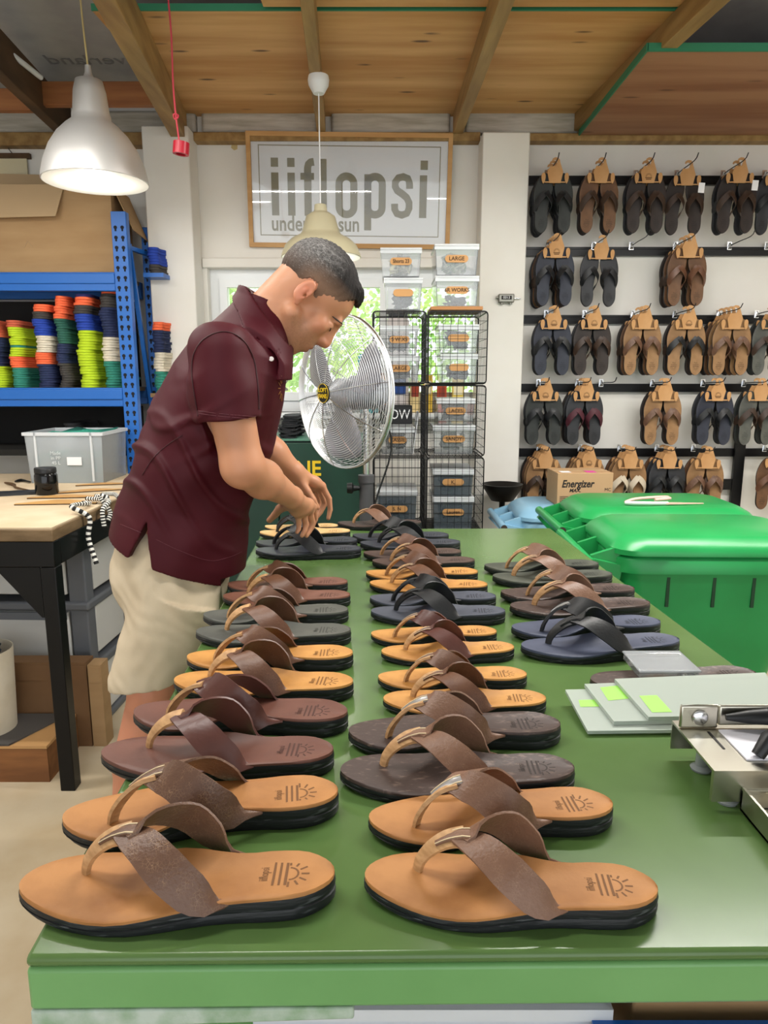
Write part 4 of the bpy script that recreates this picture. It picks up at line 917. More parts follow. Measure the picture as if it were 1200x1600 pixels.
def ctub(r0, r1, y0, label, words, contents=None, depth=.24, dark=False, lift=None, zb=None):
    """small lidded tub: r0, r1 image corners top-left and bottom-right of its front"""
    a, c = atY(*r0, y0), atY(*r1, y0); w = c.x-a.x; z0 = zb if zb is not None else c.z; h = a.z-z0; cx = (a.x+c.x)/2
    t = tub('storage_tub', label+(' labelled '+words if words else ''), cx, y0, z0, w*.97, depth, h-.012, 'lidded tubs by the wire cages', body=CLEAR if not dark else mat('smoky_plastic', '59636b', .2, alpha=.5), rim=False, taper=.04)
    W2, D2 = w*1.0, depth*1.02
    MB().box(-W2/2, W2/2, -D2/2, D2/2, h-.0115, h-.002).box(-W2/2, W2/2, -D2/2, -D2/2+.004, h-.026, h-.0116).build('lid', LIDP, t, bevel=.002)
    lb = MB().prism(oval(w*.52, .030), 0, .003, M4(.0, -depth/2*.965-.001, h*.52) @ FRONT).build('label', LBL, t, smooth=0)
    if words: text('label_writing', words, M4(0, -depth/2*.965-.0045, h*.52) @ FRONT, SCR, lb, size=.022, extrude=.0004, width=min(1, w*.48/(.0115*len(words))), offset=.0003)
    if contents is not None:
        m, n, fill = contents; strip_pile('strap offcuts inside the '+label, cx, y0+depth/2, z0+.006, w*.64, depth*.7, h*fill, m, n)
    return t
def cage(x0, x1, z0, z1, y0, d, label):
    t = thing('wire_cage', label, 'cage', ((x0+x1)/2, y0+d/2, z0), group='black wire cages')
    w, h = x1-x0, z1-z0; W2, D2 = w/2, d/2
    b = MB()
    def rr(face):
        r = .014; pts = []
        for cx, cz, a0 in ((W2-r, h-r, 0), (-W2+r, h-r, PI/2), (-W2+r, r, PI), (W2-r, r, 3*PI/2)):
            for i in range(4): a = a0+PI/2*i/3; pts.append((cx+r*math.cos(a), face, cz+r*math.sin(a)))
        return pts
    b.tube(rr(-D2), .0032, 6, closed=True).tube(rr(D2), .0032, 6, closed=True)
    for sx in (-1, 1):
        for z in (.0035, h-.0035): b.tube([(sx*(W2-.004), -D2, z), (sx*(W2-.004), D2, z)], .003, 6)
    b.build('cage_frame', WIRE, t)
    def grid(nm, P):                              # P(u, v) over a face
        g = MB()
        for i in range(1, 8): g.tube([P(i/8, 0), P(i/8, 1)], .0013, 4, caps=False)
        for i in range(1, 8): g.tube([P(0, i/8), P(1, i/8)], .0013, 4, caps=False)
        g.build(nm, WIRE, t, smooth=0)
    grid('front_grid', lambda u, v: (-W2+w*u, -D2, .002+(h-.004)*v)); grid('back_grid', lambda u, v: (-W2+w*u, D2, .002+(h-.004)*v))
    for s in (-1, 1): grid('side_grid', lambda u, v, s=s: (s*(W2-.002), -D2+d*u, .002+(h-.004)*v))
    grid('top_grid', lambda u, v: (-W2+w*u, -D2+d*v, h-.002)); grid('base_grid', lambda u, v: (-W2+w*u, -D2+d*v, .002))
    return t
xl0, xl1 = atY(583, 650, CY0).x, atY(664, 650, CY0).x; xr0, xr1 = atY(668, 650, CY0).x, atY(758, 650, CY0).x
zr_ = [atY(600, y, CY0).z for y in (485, 601, 714, 832)]
nmv = ['top', 'middle', 'bottom']
zr_[3] = max(zr_[3], .5)
for k in range(3):
    cage(xl0, xl1, zr_[k+1]+.004, zr_[k]-.004, CY0, .30, '%s wire cage in the left column beside the fan' % nmv[k])
    cage(xr0, xr1, zr_[k+1]+.004, zr_[k]-.004, CY0-.0, .30, '%s wire cage in the right column beside the pillar' % nmv[k])
st_ = thing('low_stand', 'low stand carrying the wire cages behind the table', 'stand', ((xl0+xr1)/2, CY0+.15, 0)); ws_ = (xr1-xl0)/2
MB().box(-ws_, ws_, -.15, .15, zr_[3]-.03, zr_[3]).build('stand_top', BLACKP, st_)
for sx in (-1, 1):
    for sy in (-1, 1): MB().box(sx*(ws_-.02)-.02, sx*(ws_-.02)+.02, sy*.13-.02, sy*.13+.02, 0, zr_[3]-.0305).build('leg', BLACKP, st_)
zt0 = zr_[0]+.004
tag(MB().box(xr0+.01, xr1-.02, CY0+.01, CY0+.27, zt0, zt0+.014).build('wood_board', mat('small_board', 'a3713f', .6)), 'thin brown board on the right wire cages under the tubs', 'board')
zA = zt0+.0005
h1 = atY(600, 432, CY0).z; hA = atY(600, 384, CY0).z
ctub((600, 433), (660, 482), CY0+.01, 'lower clear tub on the left cages', '', (GARB[1], 10, .6), zb=zA)
ctub((680, 430), (748, 480), CY0+.01, 'lower clear tub on the right cages', '6R WORKS', (GARB[1], 7, .4), zb=zA+.014)
ctub((594, 386), (659, 432), CY0+.01, 'upper clear tub on the left cages', 'Shorts 23', (GARB[0], 14, .85), zb=h1+.001)
ctub((679, 380), (748, 430), CY0+.01, 'upper clear tub on the right cages', 'LARGE', (GARB[2], 14, .85), zb=atY(600, 430, CY0).z+.001)
def shelf_tubs(col, k, lst):
    for (r0, r1, lb, wd, ct, dk, zb) in lst: ctub(r0, r1, CY0+.03, lb, wd, ct, dark=dk, zb=zb)
e5 = .009
shelf_tubs('l', 0, [((592, 555), (656, 598), 'lower tub in the top left cage', 'LARGE', (GARB[3], 9, .6), False, zr_[1]+e5)])
shelf_tubs('l', 0, [((594, 508), (654, 553), 'upper tub in the top left cage', 'S W.XS', (GARB[3], 12, .7), False, atY(600, 555, CY0+.03).z+.001)])
shelf_tubs('r', 0, [((688, 552), (746, 598), 'lower tub in the top right cage', '', (GARB[3], 12, .6), False, zr_[1]+e5)])
shelf_tubs('r', 0, [((685, 506), (748, 550), 'upper tub in the top right cage', '', (GARB[3], 14, .8), False, atY(600, 552, CY0+.03).z+.001)])
shelf_tubs('l', 1, [((594, 667), (648, 711), 'tub in the middle left cage', 'CASSIE', (GARB[3], 16, .8), False, zr_[2]+e5)])
shelf_tubs('r', 1, [((676, 664), (742, 711), 'lower tub in the middle right cage', 'SANDY', (GARB[1], 12, .7), False, zr_[2]+e5)])
shelf_tubs('r', 1, [((682, 622), (742, 662), 'upper tub in the middle right cage', 'LACES', (GARB[3], 16, .85), False, atY(600, 664, CY0+.03).z+.001)])
shelf_tubs('l', 2, [((588, 766), (652, 828), 'dark tub in the bottom left cage', 'S. N', (GARB[3], 14, .65), True, zr_[3]+e5)])
shelf_tubs('r', 2, [((676, 776), (740, 828), 'lower dark tub in the bottom right cage', 'Lauren', (GARB[3], 14, .7), True, zr_[3]+e5)])
shelf_tubs('r', 2, [((676, 733), (740, 774), 'upper dark tub in the bottom right cage', 'K.', (GARB[3], 12, .7), True, atY(600, 776, CY0+.03).z+.001)])
a, c = atY(594, 634, CY0+.04), atY(644, 664, CY0+.04)
t = thing('pouch', 'black pouch with white lettering in the middle left cage', 'pouch', ((a.x+c.x)/2, CY0+.1, c.z+.002)); w_ = c.x-a.x; h_ = a.z-c.z
MB().hexa([(-w_/2, -.05, 0), (w_/2, -.05, 0), (w_/2, .05, 0), (-w_/2, .05, 0)], [(-w_/2*1.02, -.05, h_), (w_/2*1.02, -.05, h_), (w_/2*.9, .03, h_), (-w_/2*.9, .03, h_)]).build('pouch_body', GARB[3], t, bevel=.006)
text('lettering', 'OW', M4(w_*.12, -.0515, h_*.5) @ FRONT, PAPER, t, size=.06, extrude=.0005, width=.8)
t = tag(MB().hexa([(xl1-.05, CY0+.08, zr_[2]+.008), (xl1-.045, CY0+.08, zr_[2]+.008), (xl1-.045, CY0+.25, zr_[2]+.008), (xl1-.05, CY0+.25, zr_[2]+.008)], [(xl1-.026, CY0+.08, zr_[2]+.19), (xl1-.021, CY0+.08, zr_[2]+.19), (xl1-.021, CY0+.25, zr_[2]+.19), (xl1-.026, CY0+.25, zr_[2]+.19)]).build('paper_sheaf', PAPER), 'white papers leaning in the middle left wire cage', 'papers')
# things on the window sill, seen through the fan and cages
for k, (px, w_, h_, cc, lb) in enumerate(((668, .05, .20, 'd9b13c', 'yellow packet on the sill between the cage columns'), (690, .05, .16, 'c9542f', 'orange packet on the sill behind the right cages'), (715, .06, .19, 'dfc35a', 'pale yellow packet on the sill behind the right cages'), (648, .05, .17, 'e0c890', 'cream packet on the sill behind the left cages'), (597, .05, .21, 'c9823a', 'amber packet on the sill behind the left cages'))):
    p = atY(px, 620, YW-.06); t = thing('packet', lb, 'packet', (p.x, YW-.06, wz0+.0005)); MB().box(-w_/2, w_/2, -.02, .02, 0, h_).build('box', mat('packet_%d' % k, cc, .6), t); MB().box(-w_/2+.006, w_/2-.006, -.0212, -.0201, h_*.5, h_*.85).build('panel', mat('packet_panel_%d' % (k % 2), ('f0e4c0', '9a3a22')[k % 2], .6), t)
p = atY(577, 600, YW-.08)
t = thing('teal_bottle', 'teal spray bottle on the window sill behind the fan', 'bottle', (p.x, YW-.08, wz0+.0005)); TQ = mat('turquoise_plastic', '39a3ae', .4)
MB().lathe([(0, 0), (.05, 0), (.052, .01), (.052, .18), (.02, .24), (.016, .26), (0, .26)], 24).build('bottle_body', TQ, t); MB().box(-.05, .02, -.012, .012, .26, .31).box(-.06, -.05, -.006, .006, .25, .30).build('trigger', TQ, t)
p = atY(622, 480, YW-.06); t = thing('white_canister', 'tall white canister with dark cap on the sill behind the fan', 'canister', (p.x, YW-.06, wz0+.0005))
MB().lathe([(0, 0), (.06, 0), (.06, .48), (.045, .50), (0, .5)], 24).build('canister_body', mat('canister_white', 'dcd5d6', .4), t); MB().lathe([(.05, .501), (.05, .53), (0, .535)], 24).build('cap', GREYP, t); MB().box(-.04, .04, -.064, -.058, .1, .25).build('label', mat('label_blue', '2d4f95', .5), t)
t = thing('printer', 'grey office printer on the sill behind the fan', 'printer', (atY(565, 600, YW-.1).x-.02, YW-.10, wz0+.0005)); MB().box(-.13, .10, -.06, .06, 0, .09).build('printer_body', mat('printer_grey', '8d8d95', .5), t, bevel=.01); MB().box(-.10, .07, -.075, -.061, .055, .085).build('tray', PAPER, t); t.location.x = atY(510, 600, YW-.1).x
# tally counter on the pillar
p = atY(790, 467, YW-.17)
t = thing('tally_counter', 'small grey mechanical counter mounted on the right pillar', 'counter', (p.x, YW-.17, p.z)); GM = mat('grey_metal', '8b8a82', .45, metal=.5)
MB().box(-.040, .040, -.03, -.0005, -.02, .022).build('case', GM, t, bevel=.005); MB().box(-.026, .026, -.0312, -.0301, -.006, .012).build('window', INK, t)
text('digits', '0013', M4(0, -.032, .003) @ FRONT, PAPER, t, size=.018, extrude=.0003); MB().cyl((.04, -.015, .0), (.075, -.015, .002), .003).build('lever', CHROME, t); MB().cyl((-.04, -.015, .005), (-.052, -.015, .005), .006).build('reset_knob', GM, t)
for sx in (-1, 1): MB().cyl((sx*.022, -.015, -.02), (sx*.022, -.015, -.028), .008).build('foot', GM, t)

# ================================================================== SANDAL DISPLAY WALL
DX0 = px1
RZ = [atY(1000, y, YW-.02).z for y in (282, 393, 499, 606, 707)]
for k in range(5):
    tag(MB().box(DX0+.002, XR-.01, YW-.026, YW-.002, RZ[k]-.022, RZ[k]+.022).box(DX0+.002, XR-.01, YW-.03, YW-.0262, RZ[k]+.010, RZ[k]+.020).build('display_rail', BLACKM), 'black steel display rail across the wall, %s from the top' % ORD[k], 'rail', 'display rails')
for k, (px, y0, y1) in enumerate(((1188, 270, 640), (1160, 640, 900))):
    a, c = atY(px, y0, YW-.03), atY(px, y1, YW-.03)
    if k == 1: tag(MB().box(a.x-.028, a.x+.028, YW-.05, YW-.031, max(0, c.z), a.z).box(a.x-.12, a.x-.029, YW-.045, YW-.032, atY(1, 755, YW).z-.03, atY(1, 755, YW).z+.03).build('wall_upright', BLACKM), 'black steel upright with side plate at lower right of the display', 'upright')
HOOKW = mat('hook_wire', '55565a', .3, metal=.9)
CARDH = mat('hanger_card', 'c59868', .75, c2='ba8b59', scale=12)
STAMPB = mat('hanger_print', '5a3c20', .8)
def hook_base(px, y): return atY(px, y, YW-.03)
def hook(x, z, label, ln=.26):
    t = thing('display_hook', label, 'hook', (x, YW-.031, z), group='display hooks')
    MB().box(-.012, .012, -.004, 0, -.02, .02).hexa([(-.010, -.004, -.018), (.010, -.004, -.018), (.010, -.003, -.018), (-.010, -.003, -.018)], [(-.004, -.03, -.004), (.004, -.03, -.004), (.004, -.003, .016), (-.004, -.003, .016)]).build('bracket', CHROME, t)
    MB().tube(path([(0, -.004, .0), (0, -.10, .004), (0, -ln+.05, .006), (0, -ln+.015, .014), (0, -ln, .03)], 12), .0026, 6).build('prong', HOOKW, t)
    return t
hk_out = [(-.030, -.10), (.030, -.10), (.042, -.045), (.030, -.012), (.024, .004), (.022, .016), (.012, .026), (-.004, .028), (-.016, .022), (-.020, .012), (-.014, .008), (-.006, .015), (.004, .014), (.009, .004), (.004, -.012), (-.012, -.016), (-.028, -.014), (-.042, -.045)]
CARDM = MB().prism(hk_out, -.0012, .0012, FRONT).mesh('hanger_card', CARDH, 0)
EARM = []
for sx in (-1, 1):
    earm = MB(); earm.prism([(sx*(.062+.011*math.cos(a)*(1+.3*math.sin(a))), -.075+.027*math.sin(a)) for a in np.linspace(0, 2*PI, 16, endpoint=False)], -.0012, .0012, FRONT); earm.box(*sorted((sx*.03, sx*.055)), -.001, .001, -.098, -.092); EARM.append(earm.mesh('hanger_ear', CARDH, 0))
sm_ = MB()
for i in range(9): a = PI*i/8; sm_.tube([(.010*math.cos(a), -.0016, -.068+.010*math.sin(a)), (.018*math.cos(a), -.0016, -.068+.018*math.sin(a))], .0011, 4)
sm_.box(-.018, .018, -.0022, -.0013, -.076, -.072).box(-.014, .014, -.0022, -.0013, -.083, -.079)
SUNM = sm_.mesh('printed_sun', STAMPB, 0)
TAGM = MB().box(-.016, .016, -.001, .001, -.05, 0).mesh('price_tag', PAPER, 0)
def pair(x, y, z, fb, st, label, logo=False, price=False, group='sandal pairs on the display wall', sc=.92):
    """pair on a card hanger; (x, y, z) is where the hook passes through the card"""
    t = thing('sandal_pair', label, 'sandals', (x, y, z), (0, 0, rng.uniform(-.04, .04)), group, sc=sc)
    hc = link('hanger_card', CARDM, t); [link('hanger_ear', em_, hc) for em_ in EARM]
    if logo: link('printed_sun', SUNM, hc)
    if price: o = link('price_tag', TAGM, hc); o.location = (.05, -.075, -.105); o.rotation_euler = (0, .06, 0)
    for sx in (-1, 1):
        # toe up, footbed to the viewer: local X -> -Z, local Z -> -Y
        s = link('hanging_sandal', hand(OUTM, sx > 0), t)
        R = Matrix(((0, 1, 0), (0, 0, -1), (-1, 0, 0))).to_4x4()
        s.matrix_local = Matrix.Translation((sx*.049, .030, -.045)) @ Matrix.Rotation(-sx*.045, 4, 'Y') @ R @ Matrix.Diagonal((1, 1, .62, 1))
        link('footbed', hand(FBM[fb], sx > 0), s); link('strap', hand(STM[st], sx > 0), s); link('stamped_logo', LGM[fb], s)
    return t
RN = ['top', 'second', 'third', 'fourth', 'bottom']
# (hook px, rail, [front..back] colours, card x px, card y px, flags)
DISP = [
 (0, 862, [('coal', 'black'), ('black', 'black'), ('black', 'black')], 868, 262, ''), (0, 930, [('tobacco', 'choc'), ('umber', 'choc')], 940, 262, ''), (0, 1000, [('umber', 'choc'), ('black', 'black')], 1014, 268, 'L'), (0, 1062, [('umber', 'choc')], 1074, 282, 'P'), (0, 1145, [('umber', 'choc'), ('black', 'black')], 1157, 268, 'P'), (0, 1192, [('black', 'black')], 1218, 268, ''),
 (1, 858, [('night', 'black'), ('umber', 'choc'), ('tobacco', 'choc'), ('black', 'black')], 870, 388, 'L'), (1, 926, [('black', 'black')], 940, 388, ''), (1, 985, [], 0, 0, ''), (1, 1062, [('tobacco', 'oak'), ('tobacco', 'choc'), ('umber', 'choc')], 1078, 390, ''), (1, 1138, [], 0, 0, ''), (1, 1196, [], 0, 0, ''),
 (2, 853, [('night', 'black'), ('black', 'black')], 866, 497, 'L'), (2, 918, [('umber', 'choc'), ('black', 'black')], 929, 497, 'L'), (2, 992, [('camel', 'worn'), ('tobacco', 'choc'), ('umber', 'choc')], 1008, 498, ''), (2, 1055, [('camel', 'black'), ('umber', 'choc')], 1077, 498, 'L'), (2, 1125, [('camel', 'worn'), ('camel', 'worn'), ('tobacco', 'choc'), ('umber', 'choc')], 1149, 496, ''), (2, 1180, [('slate', 'choc'), ('coal', 'choc')], 1211, 502, ''),
 (3, 838, [('coal', 'black'), ('black', 'black')], 853, 607, 'L'), (3, 900, [('black', 'wine'), ('black', 'black'), ('umber', 'choc')], 917, 607, 'L'), (3, 950, [], 0, 0, ''), (3, 1020, [('camel', 'worn'), ('umber', 'choc')], 1040, 607, ''), (3, 1100, [('night', 'black'), ('black', 'black')], 1123, 606, 'L'), (3, 1165, [('slate', 'choc'), ('coal', 'choc')], 1190, 607, ''),
 (4, 832, [('camel', 'choc'), ('camel', 'choc'), ('tobacco', 'choc'), ('umber', 'choc')], 853, 712, ''), (4, 895, [('camel', 'choc'), ('camel', 'choc'), ('tobacco', 'choc')], 921, 713, 'L'), (4, 960, [('camel', 'white'), ('camel', 'white'), ('tobacco', 'choc')], 986, 713, ''), (4, 1020, [('black', 'black'), ('black', 'black'), ('tobacco', 'choc')], 1047, 713, ''), (4, 1085, [('camel', 'worn'), ('tobacco', 'worn')], 1107, 711, ''), (4, 1180, [('tobacco', 'oak')], 1215, 726, ''),
]
cnt = {}
for r, hpx, cols, cpx, cpy, fl in DISP:
    cnt[r] = cnt.get(r, 0)+1; nm = '%s hook of the %s rail' % (ORD[cnt[r]-1], RN[r])
    YF = YW-.225 if len(cols) != 1 else YW-.18
    if cols: c = atY(cpx, cpy, YF); x = c.x
    else: x = atY(hpx, 400, YW-.03).x
    hook(x, RZ[r]+.026, ('empty wire display hook, the ' if not cols else 'wire display hook holding sandals, the ')+nm, .26)
    for i, (fb, st) in enumerate(cols):
        pos = '' if len(cols) == 1 else ('front pair, ' if i == 0 else ('back pair, ' if i == len(cols)-1 else ORD[i]+' pair, '))
        pair(x, YF+.052*i, RZ[r]+.0365-.0085, fb, st, '%s sandals with %s straps, %s%s' % (NAMES[fb], SNAMES[st], pos, nm), 'L' in fl and i == 0, 'P' in fl and i == 0)

# ------------------------------------------------------------------ wheelie bins and blue bin
def bin_mesh(t, m, L_=.55, W_=.50, H_=.90, slots=True):
    """body along +X (handle at X=0 side), width along Y, parts of a wheelie bin"""
    def rr(x0, x1, y0, y1, r, z, n=5):
        pts = []
        for cx, cy, a0 in ((x1-r, y1-r, 0), (x0+r, y1-r, PI/2), (x0+r, y0+r, PI), (x1-r, y0+r, 3*PI/2)):
            for i in range(n): a = a0+PI/2*i/(n-1); pts.append((cx+r*math.cos(a), cy+r*math.sin(a), z))
        return pts
    lp = [rr(.10, .44, .05, W_-.05, .05, .03), rr(.08, .47, .035, W_-.035, .06, .2), rr(.045, L_-.02, .015, W_-.015, .07, H_-.12), rr(.04, L_-.01, .012, W_-.012, .07, H_-.062), rr(.02, L_+.012, -.008, W_+.008, .08, H_-.06), rr(.02, L_+.012, -.008, W_+.008, .08, H_-.018), rr(.03, L_, .0, W_, .075, H_-.008)]
    bd_ = MB().loft(lp).build('bin_body', m, t, smooth=45)
    if slots:
        for x in (.19, .33, .45): MB().box(x-.005, x+.005, -.004+.016, .02, H_-.17, H_-.075).build('slot', mat('bin_slot', '0c3d20', .6), bd_)
    ll = [rr(.015, L_+.02, -.014, W_+.014, .085, H_-.004), rr(.015, L_+.02, -.014, W_+.014, .085, H_+.012), rr(.03, L_+.005, .0, W_, .08, H_+.03), rr(.05, L_-.02, .02, W_-.02, .08, H_+.046), rr(.062, L_-.035, .034, W_-.034, .08, H_+.052)]
    ld = MB().loft(ll).build('lid', m, t, smooth=40)
    for y in (.04, W_*.5, W_-.04):
        MB().hexa([(-.045, y-.008, H_-.05), (.05, y-.008, H_-.07), (.05, y+.008, H_-.07), (-.045, y+.008, H_-.05)], [(-.045, y-.008, H_-.012), (.05, y-.008, H_+.02), (.05, y+.008, H_+.02), (-.045, y+.008, H_-.012)]).build('hinge_arm', m, ld)
    hd = MB().tube([(-.055, -.012, H_-.03), (-.055, W_+.012, H_-.03)], .0165, 14).build('handle', m, t)
    for y in (-.0135, W_+.0135): MB().lathe([(0, -.001), (.0145, -.001), (.0145, .001), (0, .001)], 16, M4(-.055, y, H_-.03) @ Matrix.Rotation(PI/2, 4, 'X')).build('handle_end', mat('handle_end_dark', '3b2f2a', .6), hd)
    for y in (.03, W_-.03): MB().loft([[(-.07, y-.012, H_-.055), (.03, y-.012, H_-.16), (.03, y+.012, H_-.16), (-.07, y+.012, H_-.055)], [(-.04, y-.012, H_-.02), (.05, y-.012, H_-.04), (.05, y+.012, H_-.04), (-.04, y+.012, H_-.02)]]).build('handle_bracket', m, t)
    for y in (.03, W_-.07):
        MB().lathe([(0, 0), (.09, 0), (.10, .01), (.10, .03), (.09, .04), (0, .04)], 24, M4(.10, y+.04, .10) @ Matrix.Rotation(PI/2, 4, 'X')).build('wheel', BLACKP, t)
bn = thing('wheelie_bin', 'green wheelie bin beside the table, the nearer of two', 'bin', (.685, 2.10, 0), (0, 0, -.03), 'green wheelie bins')
bin_mesh(bn, BINGREEN, L_=.66, W_=.42, H_=.86)
bn2 = thing('wheelie_bin', 'green wheelie bin with craft scissors on its lid, the farther of two', 'bin', (.715, 2.58, 0), (0, 0, -.01), 'green wheelie bins')
bin_mesh(bn2, BINGREEN, L_=.66, W_=.40, H_=.86, slots=False)
bb = thing('wheelie_bin', 'light blue bin carrying the battery carton behind the table', 'bin', (.58, 3.05, 0), (0, 0, 0))
bin_mesh(bb, BINBLUE, L_=.66, W_=.38, H_=.77, slots=False)
# scissors on the far bin
p = atZ(1030, 788, .915)
t = thing('scissors', 'pink and white scissors lying on the farther green bin', 'scissors', (p.x-.13, p.y, .9135), (0, 0, .05)); PINK = mat('pink_plastic', 'e2b3a8', .4)
MB().tube(path([(0, .0, .008), (.03, -.018, .009), (.10, -.02, .008), (.16, -.012, .006)], 14), .007, 8).build('lower_handle', mat('white_plastic', 'd9d9d6', .35), t)
MB().tube(path([(.0, 0, .010), (.04, .015, .018), (.12, .028, .022), (.18, .03, .022), (.185, .02, .02), (.12, .012, .016)], 18), .006, 8).build('upper_handle', PINK, t)
MB().hexa([(.15, -.02, .003), (.30, -.012, .003), (.30, -.008, .003), (.15, -.002, .003)], [(.15, -.02, .009), (.30, -.012, .006), (.30, -.008, .006), (.15, -.002, .009)]).build('blade', PINK, t)
# battery carton
zb_ = .8235; p = atY(868, 788, 3.14); p1 = atY(956, 774, 3.14); w_ = p1.x-p.x; hh = atY(900, 739, 3.14).z-zb_
t = thing('battery_carton', 'brown battery carton with bold black lettering on the blue bin', 'box', (p.x+w_/2, 3.14+.09, zb_), (0, 0, .0))
t.rotation_euler = (0, 0, .04)
bx_ = MB().box(-w_/2, w_/2, -.09, .09, 0, hh).build('carton', mat('carton_brown', 'b3916a', .8), t, bevel=.002)
text('lettering', 'Energizer', M4(-.035, -.0905, hh*.66) @ FRONT, INK, bx_, size=.046, extrude=.0004, shear=.25, offset=.0012, width=.82)
text('lettering', 'MAX.', M4(-.045, -.0905, hh*.46) @ FRONT, INK, bx_, size=.022, extrude=.0004, shear=.25, offset=.0006)
text('lettering', 'MC', M4(w_/2-.022, -.0905, hh*.48) @ FRONT, INK, bx_, size=.02, extrude=.0004)
b = MB(); x = -.01
for i in range(24):
    wd2 = rng.choice([.0015, .003, .0045]); b.box(x, x+wd2, -.0912, -.0902, hh*.06, hh*.32); x += wd2+.0022
    if x > w_/2-.012: break
b.box(-.012, x, -.0912, -.0902, hh*.32, hh*.34); b.build('barcode', INK, bx_)
b = MB(); b.box(-.065, -.035, -.0912, -.0902, hh*.06, hh*.08).box(-.065, -.035, -.0912, -.0902, hh*.28, hh*.30).box(-.065, -.0635, -.0912, -.0902, hh*.08, hh*.28).box(-.0365, -.035, -.0912, -.0902, hh*.08, hh*.28).box(-.056, -.044, -.0912, -.0902, hh*.14, hh*.22)
for k in range(5): b.box(-w_/2+.012, -.075, -.0912, -.0902, hh*(.07+.05*k), hh*(.085+.05*k))
b.build('small_print', INK, bx_)
MB().box(-w_/2+.02, -w_/2+.065, -.075, -.03, hh+.0005, hh+.0012).build('white_sticker', PAPER, bx_); MB().box(.01, .055, -.08, -.02, hh+.0005, hh+.001).build('pink_tape', mat('pink_tape', 'd94f9c', .5), bx_)
MB().box(-w_/2+.0, w_/2, -.01, .01, hh+.0002, hh+.0006).build('packing_tape', mat('tape', 'c3a67d', .4), bx_)
# dark bowl on a stand behind the blue bin
p = atY(785, 766, 3.6); t = thing('bowl', 'dark metal bowl on a stand behind the blue bin', 'bowl', (p.x, 3.6, 0)); rb = atY(817, 756, 3.6).x-p.x
zt3 = atY(785, 756, 3.6).z
DKB = mat('dark_iron', '1d1a17', .5, metal=.5)
MB().lathe([(0, zt3-.09), (rb*.55, zt3-.085), (rb*.95, zt3-.02), (rb, zt3), (rb*.93, zt3), (rb*.5, zt3-.075), (0, zt3-.08)], 32).build('bowl_dish', DKB, t, smooth=60); MB().cyl((0, 0, .02), (0, 0, zt3-.088), .015).build('stand', DKB, t); MB().lathe([(0, 0), (.12, 0), (.12, .012), (.02, .03), (0, .03)], 24).build('stand_base', DKB, t)

# ------------------------------------------------------------------ things on the table at right
# acrylic templates
ACR = mat('acrylic_sheet', 'd5e2d6', .22, alpha=.8); FILM = mat('green_film', '8fd04a', .5)
zt4 = TZ+.001
def sheet(pxs_, z, th, label, film, lift=.019):
    """near left, near right, far right, far left; the far edge rests on the dark sole behind"""
    P = []
    for x, y in pxs_:
        zz_ = z
        for it in range(8): p_ = atZ(x, y, zz_); zz_ = z+.0225*(p_.y-.95)/.165
        P.append(p_)
    t = thing('acrylic_sheet', label, 'sheet', P[0], group='acrylic sheets on the table'); Q = [p-P[0] for p in P]; up = Vector((0, 0, th))
    MB().hexa(Q, [q+up for q in Q]).build('sheet_body', ACR, t, smooth=0)
    for u0, u1, v0, v1, sk in film:
        def B(u, v): return (Q[0]*(1-u)+Q[1]*u)*(1-v)+(Q[3]*(1-u)+Q[2]*u)*v+up+Vector((0, 0, .0004))
        MB().add([B(u0, v0), B(u1, v0+sk), B(u1-.01, v1), B(u0+.01, v1-sk)], [(0, 1, 2, 3)]).build('protective_film', FILM, t, smooth=0)
ACR = glassy('acrylic_sheet', 'f2f8f0', .74, .12)
sheet([(918, 1147), (1215, 1143), (1165, 1074), (883, 1082)], zt4, .005, 'bottom clear acrylic sheet with green film marks on the table', [(.03, .22, .55, .72, .0), (.40, .52, .12, .3, .02)])
sheet([(959, 1133), (1220, 1128), (1180, 1064), (913, 1074)], zt4+.0058, .006, 'middle clear acrylic sheet, green film patch at its corner', [(.06, .20, .52, .92, .04)])
sheet([(1013, 1126), (1235, 1122), (1195, 1056), (960, 1066)], zt4+.0126, .006, 'top clear acrylic sheet reaching under the steel press', [(.05, .19, .10, .52, .0)])
# clear box on the dark sole
a = atZ(1003, 1064, TZ+.03); c = atZ(1093, 1060, TZ+.03)
t = thing('clear_case', 'small clear plastic case lying behind the acrylic sheets', 'case', ((a.x+c.x)/2, a.y+.045, TZ+.0275)); w_ = (c.x-a.x)
MB().box(-w_/2, w_/2, -.035, .05, 0, .012).build('case_body', CLEAR, t, bevel=.003); MB().box(-w_/2-.002, w_/2+.002, -.037, .052, .0125, .017).build('lid', FROST, t, bevel=.002)
# steel press
sp = atZ(1047, 1172, TZ); sf = atZ(1120, 1265, TZ)
SX0, SY0, SY1 = .397, .783, .906
pr = thing('steel_press', 'stainless steel press with black handles on the table at right', 'press', (SX0, SY0, TZ)); D_ = SY1-SY0; Wp = .42
z0, z1 = .014, .055
b = MB(); b.box(0, Wp, 0, D_, z1-.003, z1).box(0, Wp, -.0025, 0, z0, z1).box(0, .0025, 0, .004, z0, z1-.0031).box(0, Wp, D_, D_+.0025, z0, z1); b.build('base_plate', STEEL, pr)
MB().box(.05, Wp, .02, D_-.028, z1+.0005, z1+.0025).build('white_pad', mat('white_pad', 'd4d3da', .6), pr)
MB().box(.034, .037, D_-.075, D_-.03, z1+.0002, z1+.0008).build('slot', INK, pr)
for x, y in ((.03, .02), (.03, D_-.03), (Wp-.03, .02), (Wp-.03, D_-.03)): MB().lathe([(0, 0), (.013, 0), (.014, .003), (.008, .007), (.007, z1-.004), (0, z1-.004)], 20, M4(x, y, .0005)).build('foot', mat('clear_foot', '9aa0a0', .2, alpha=.6), pr)
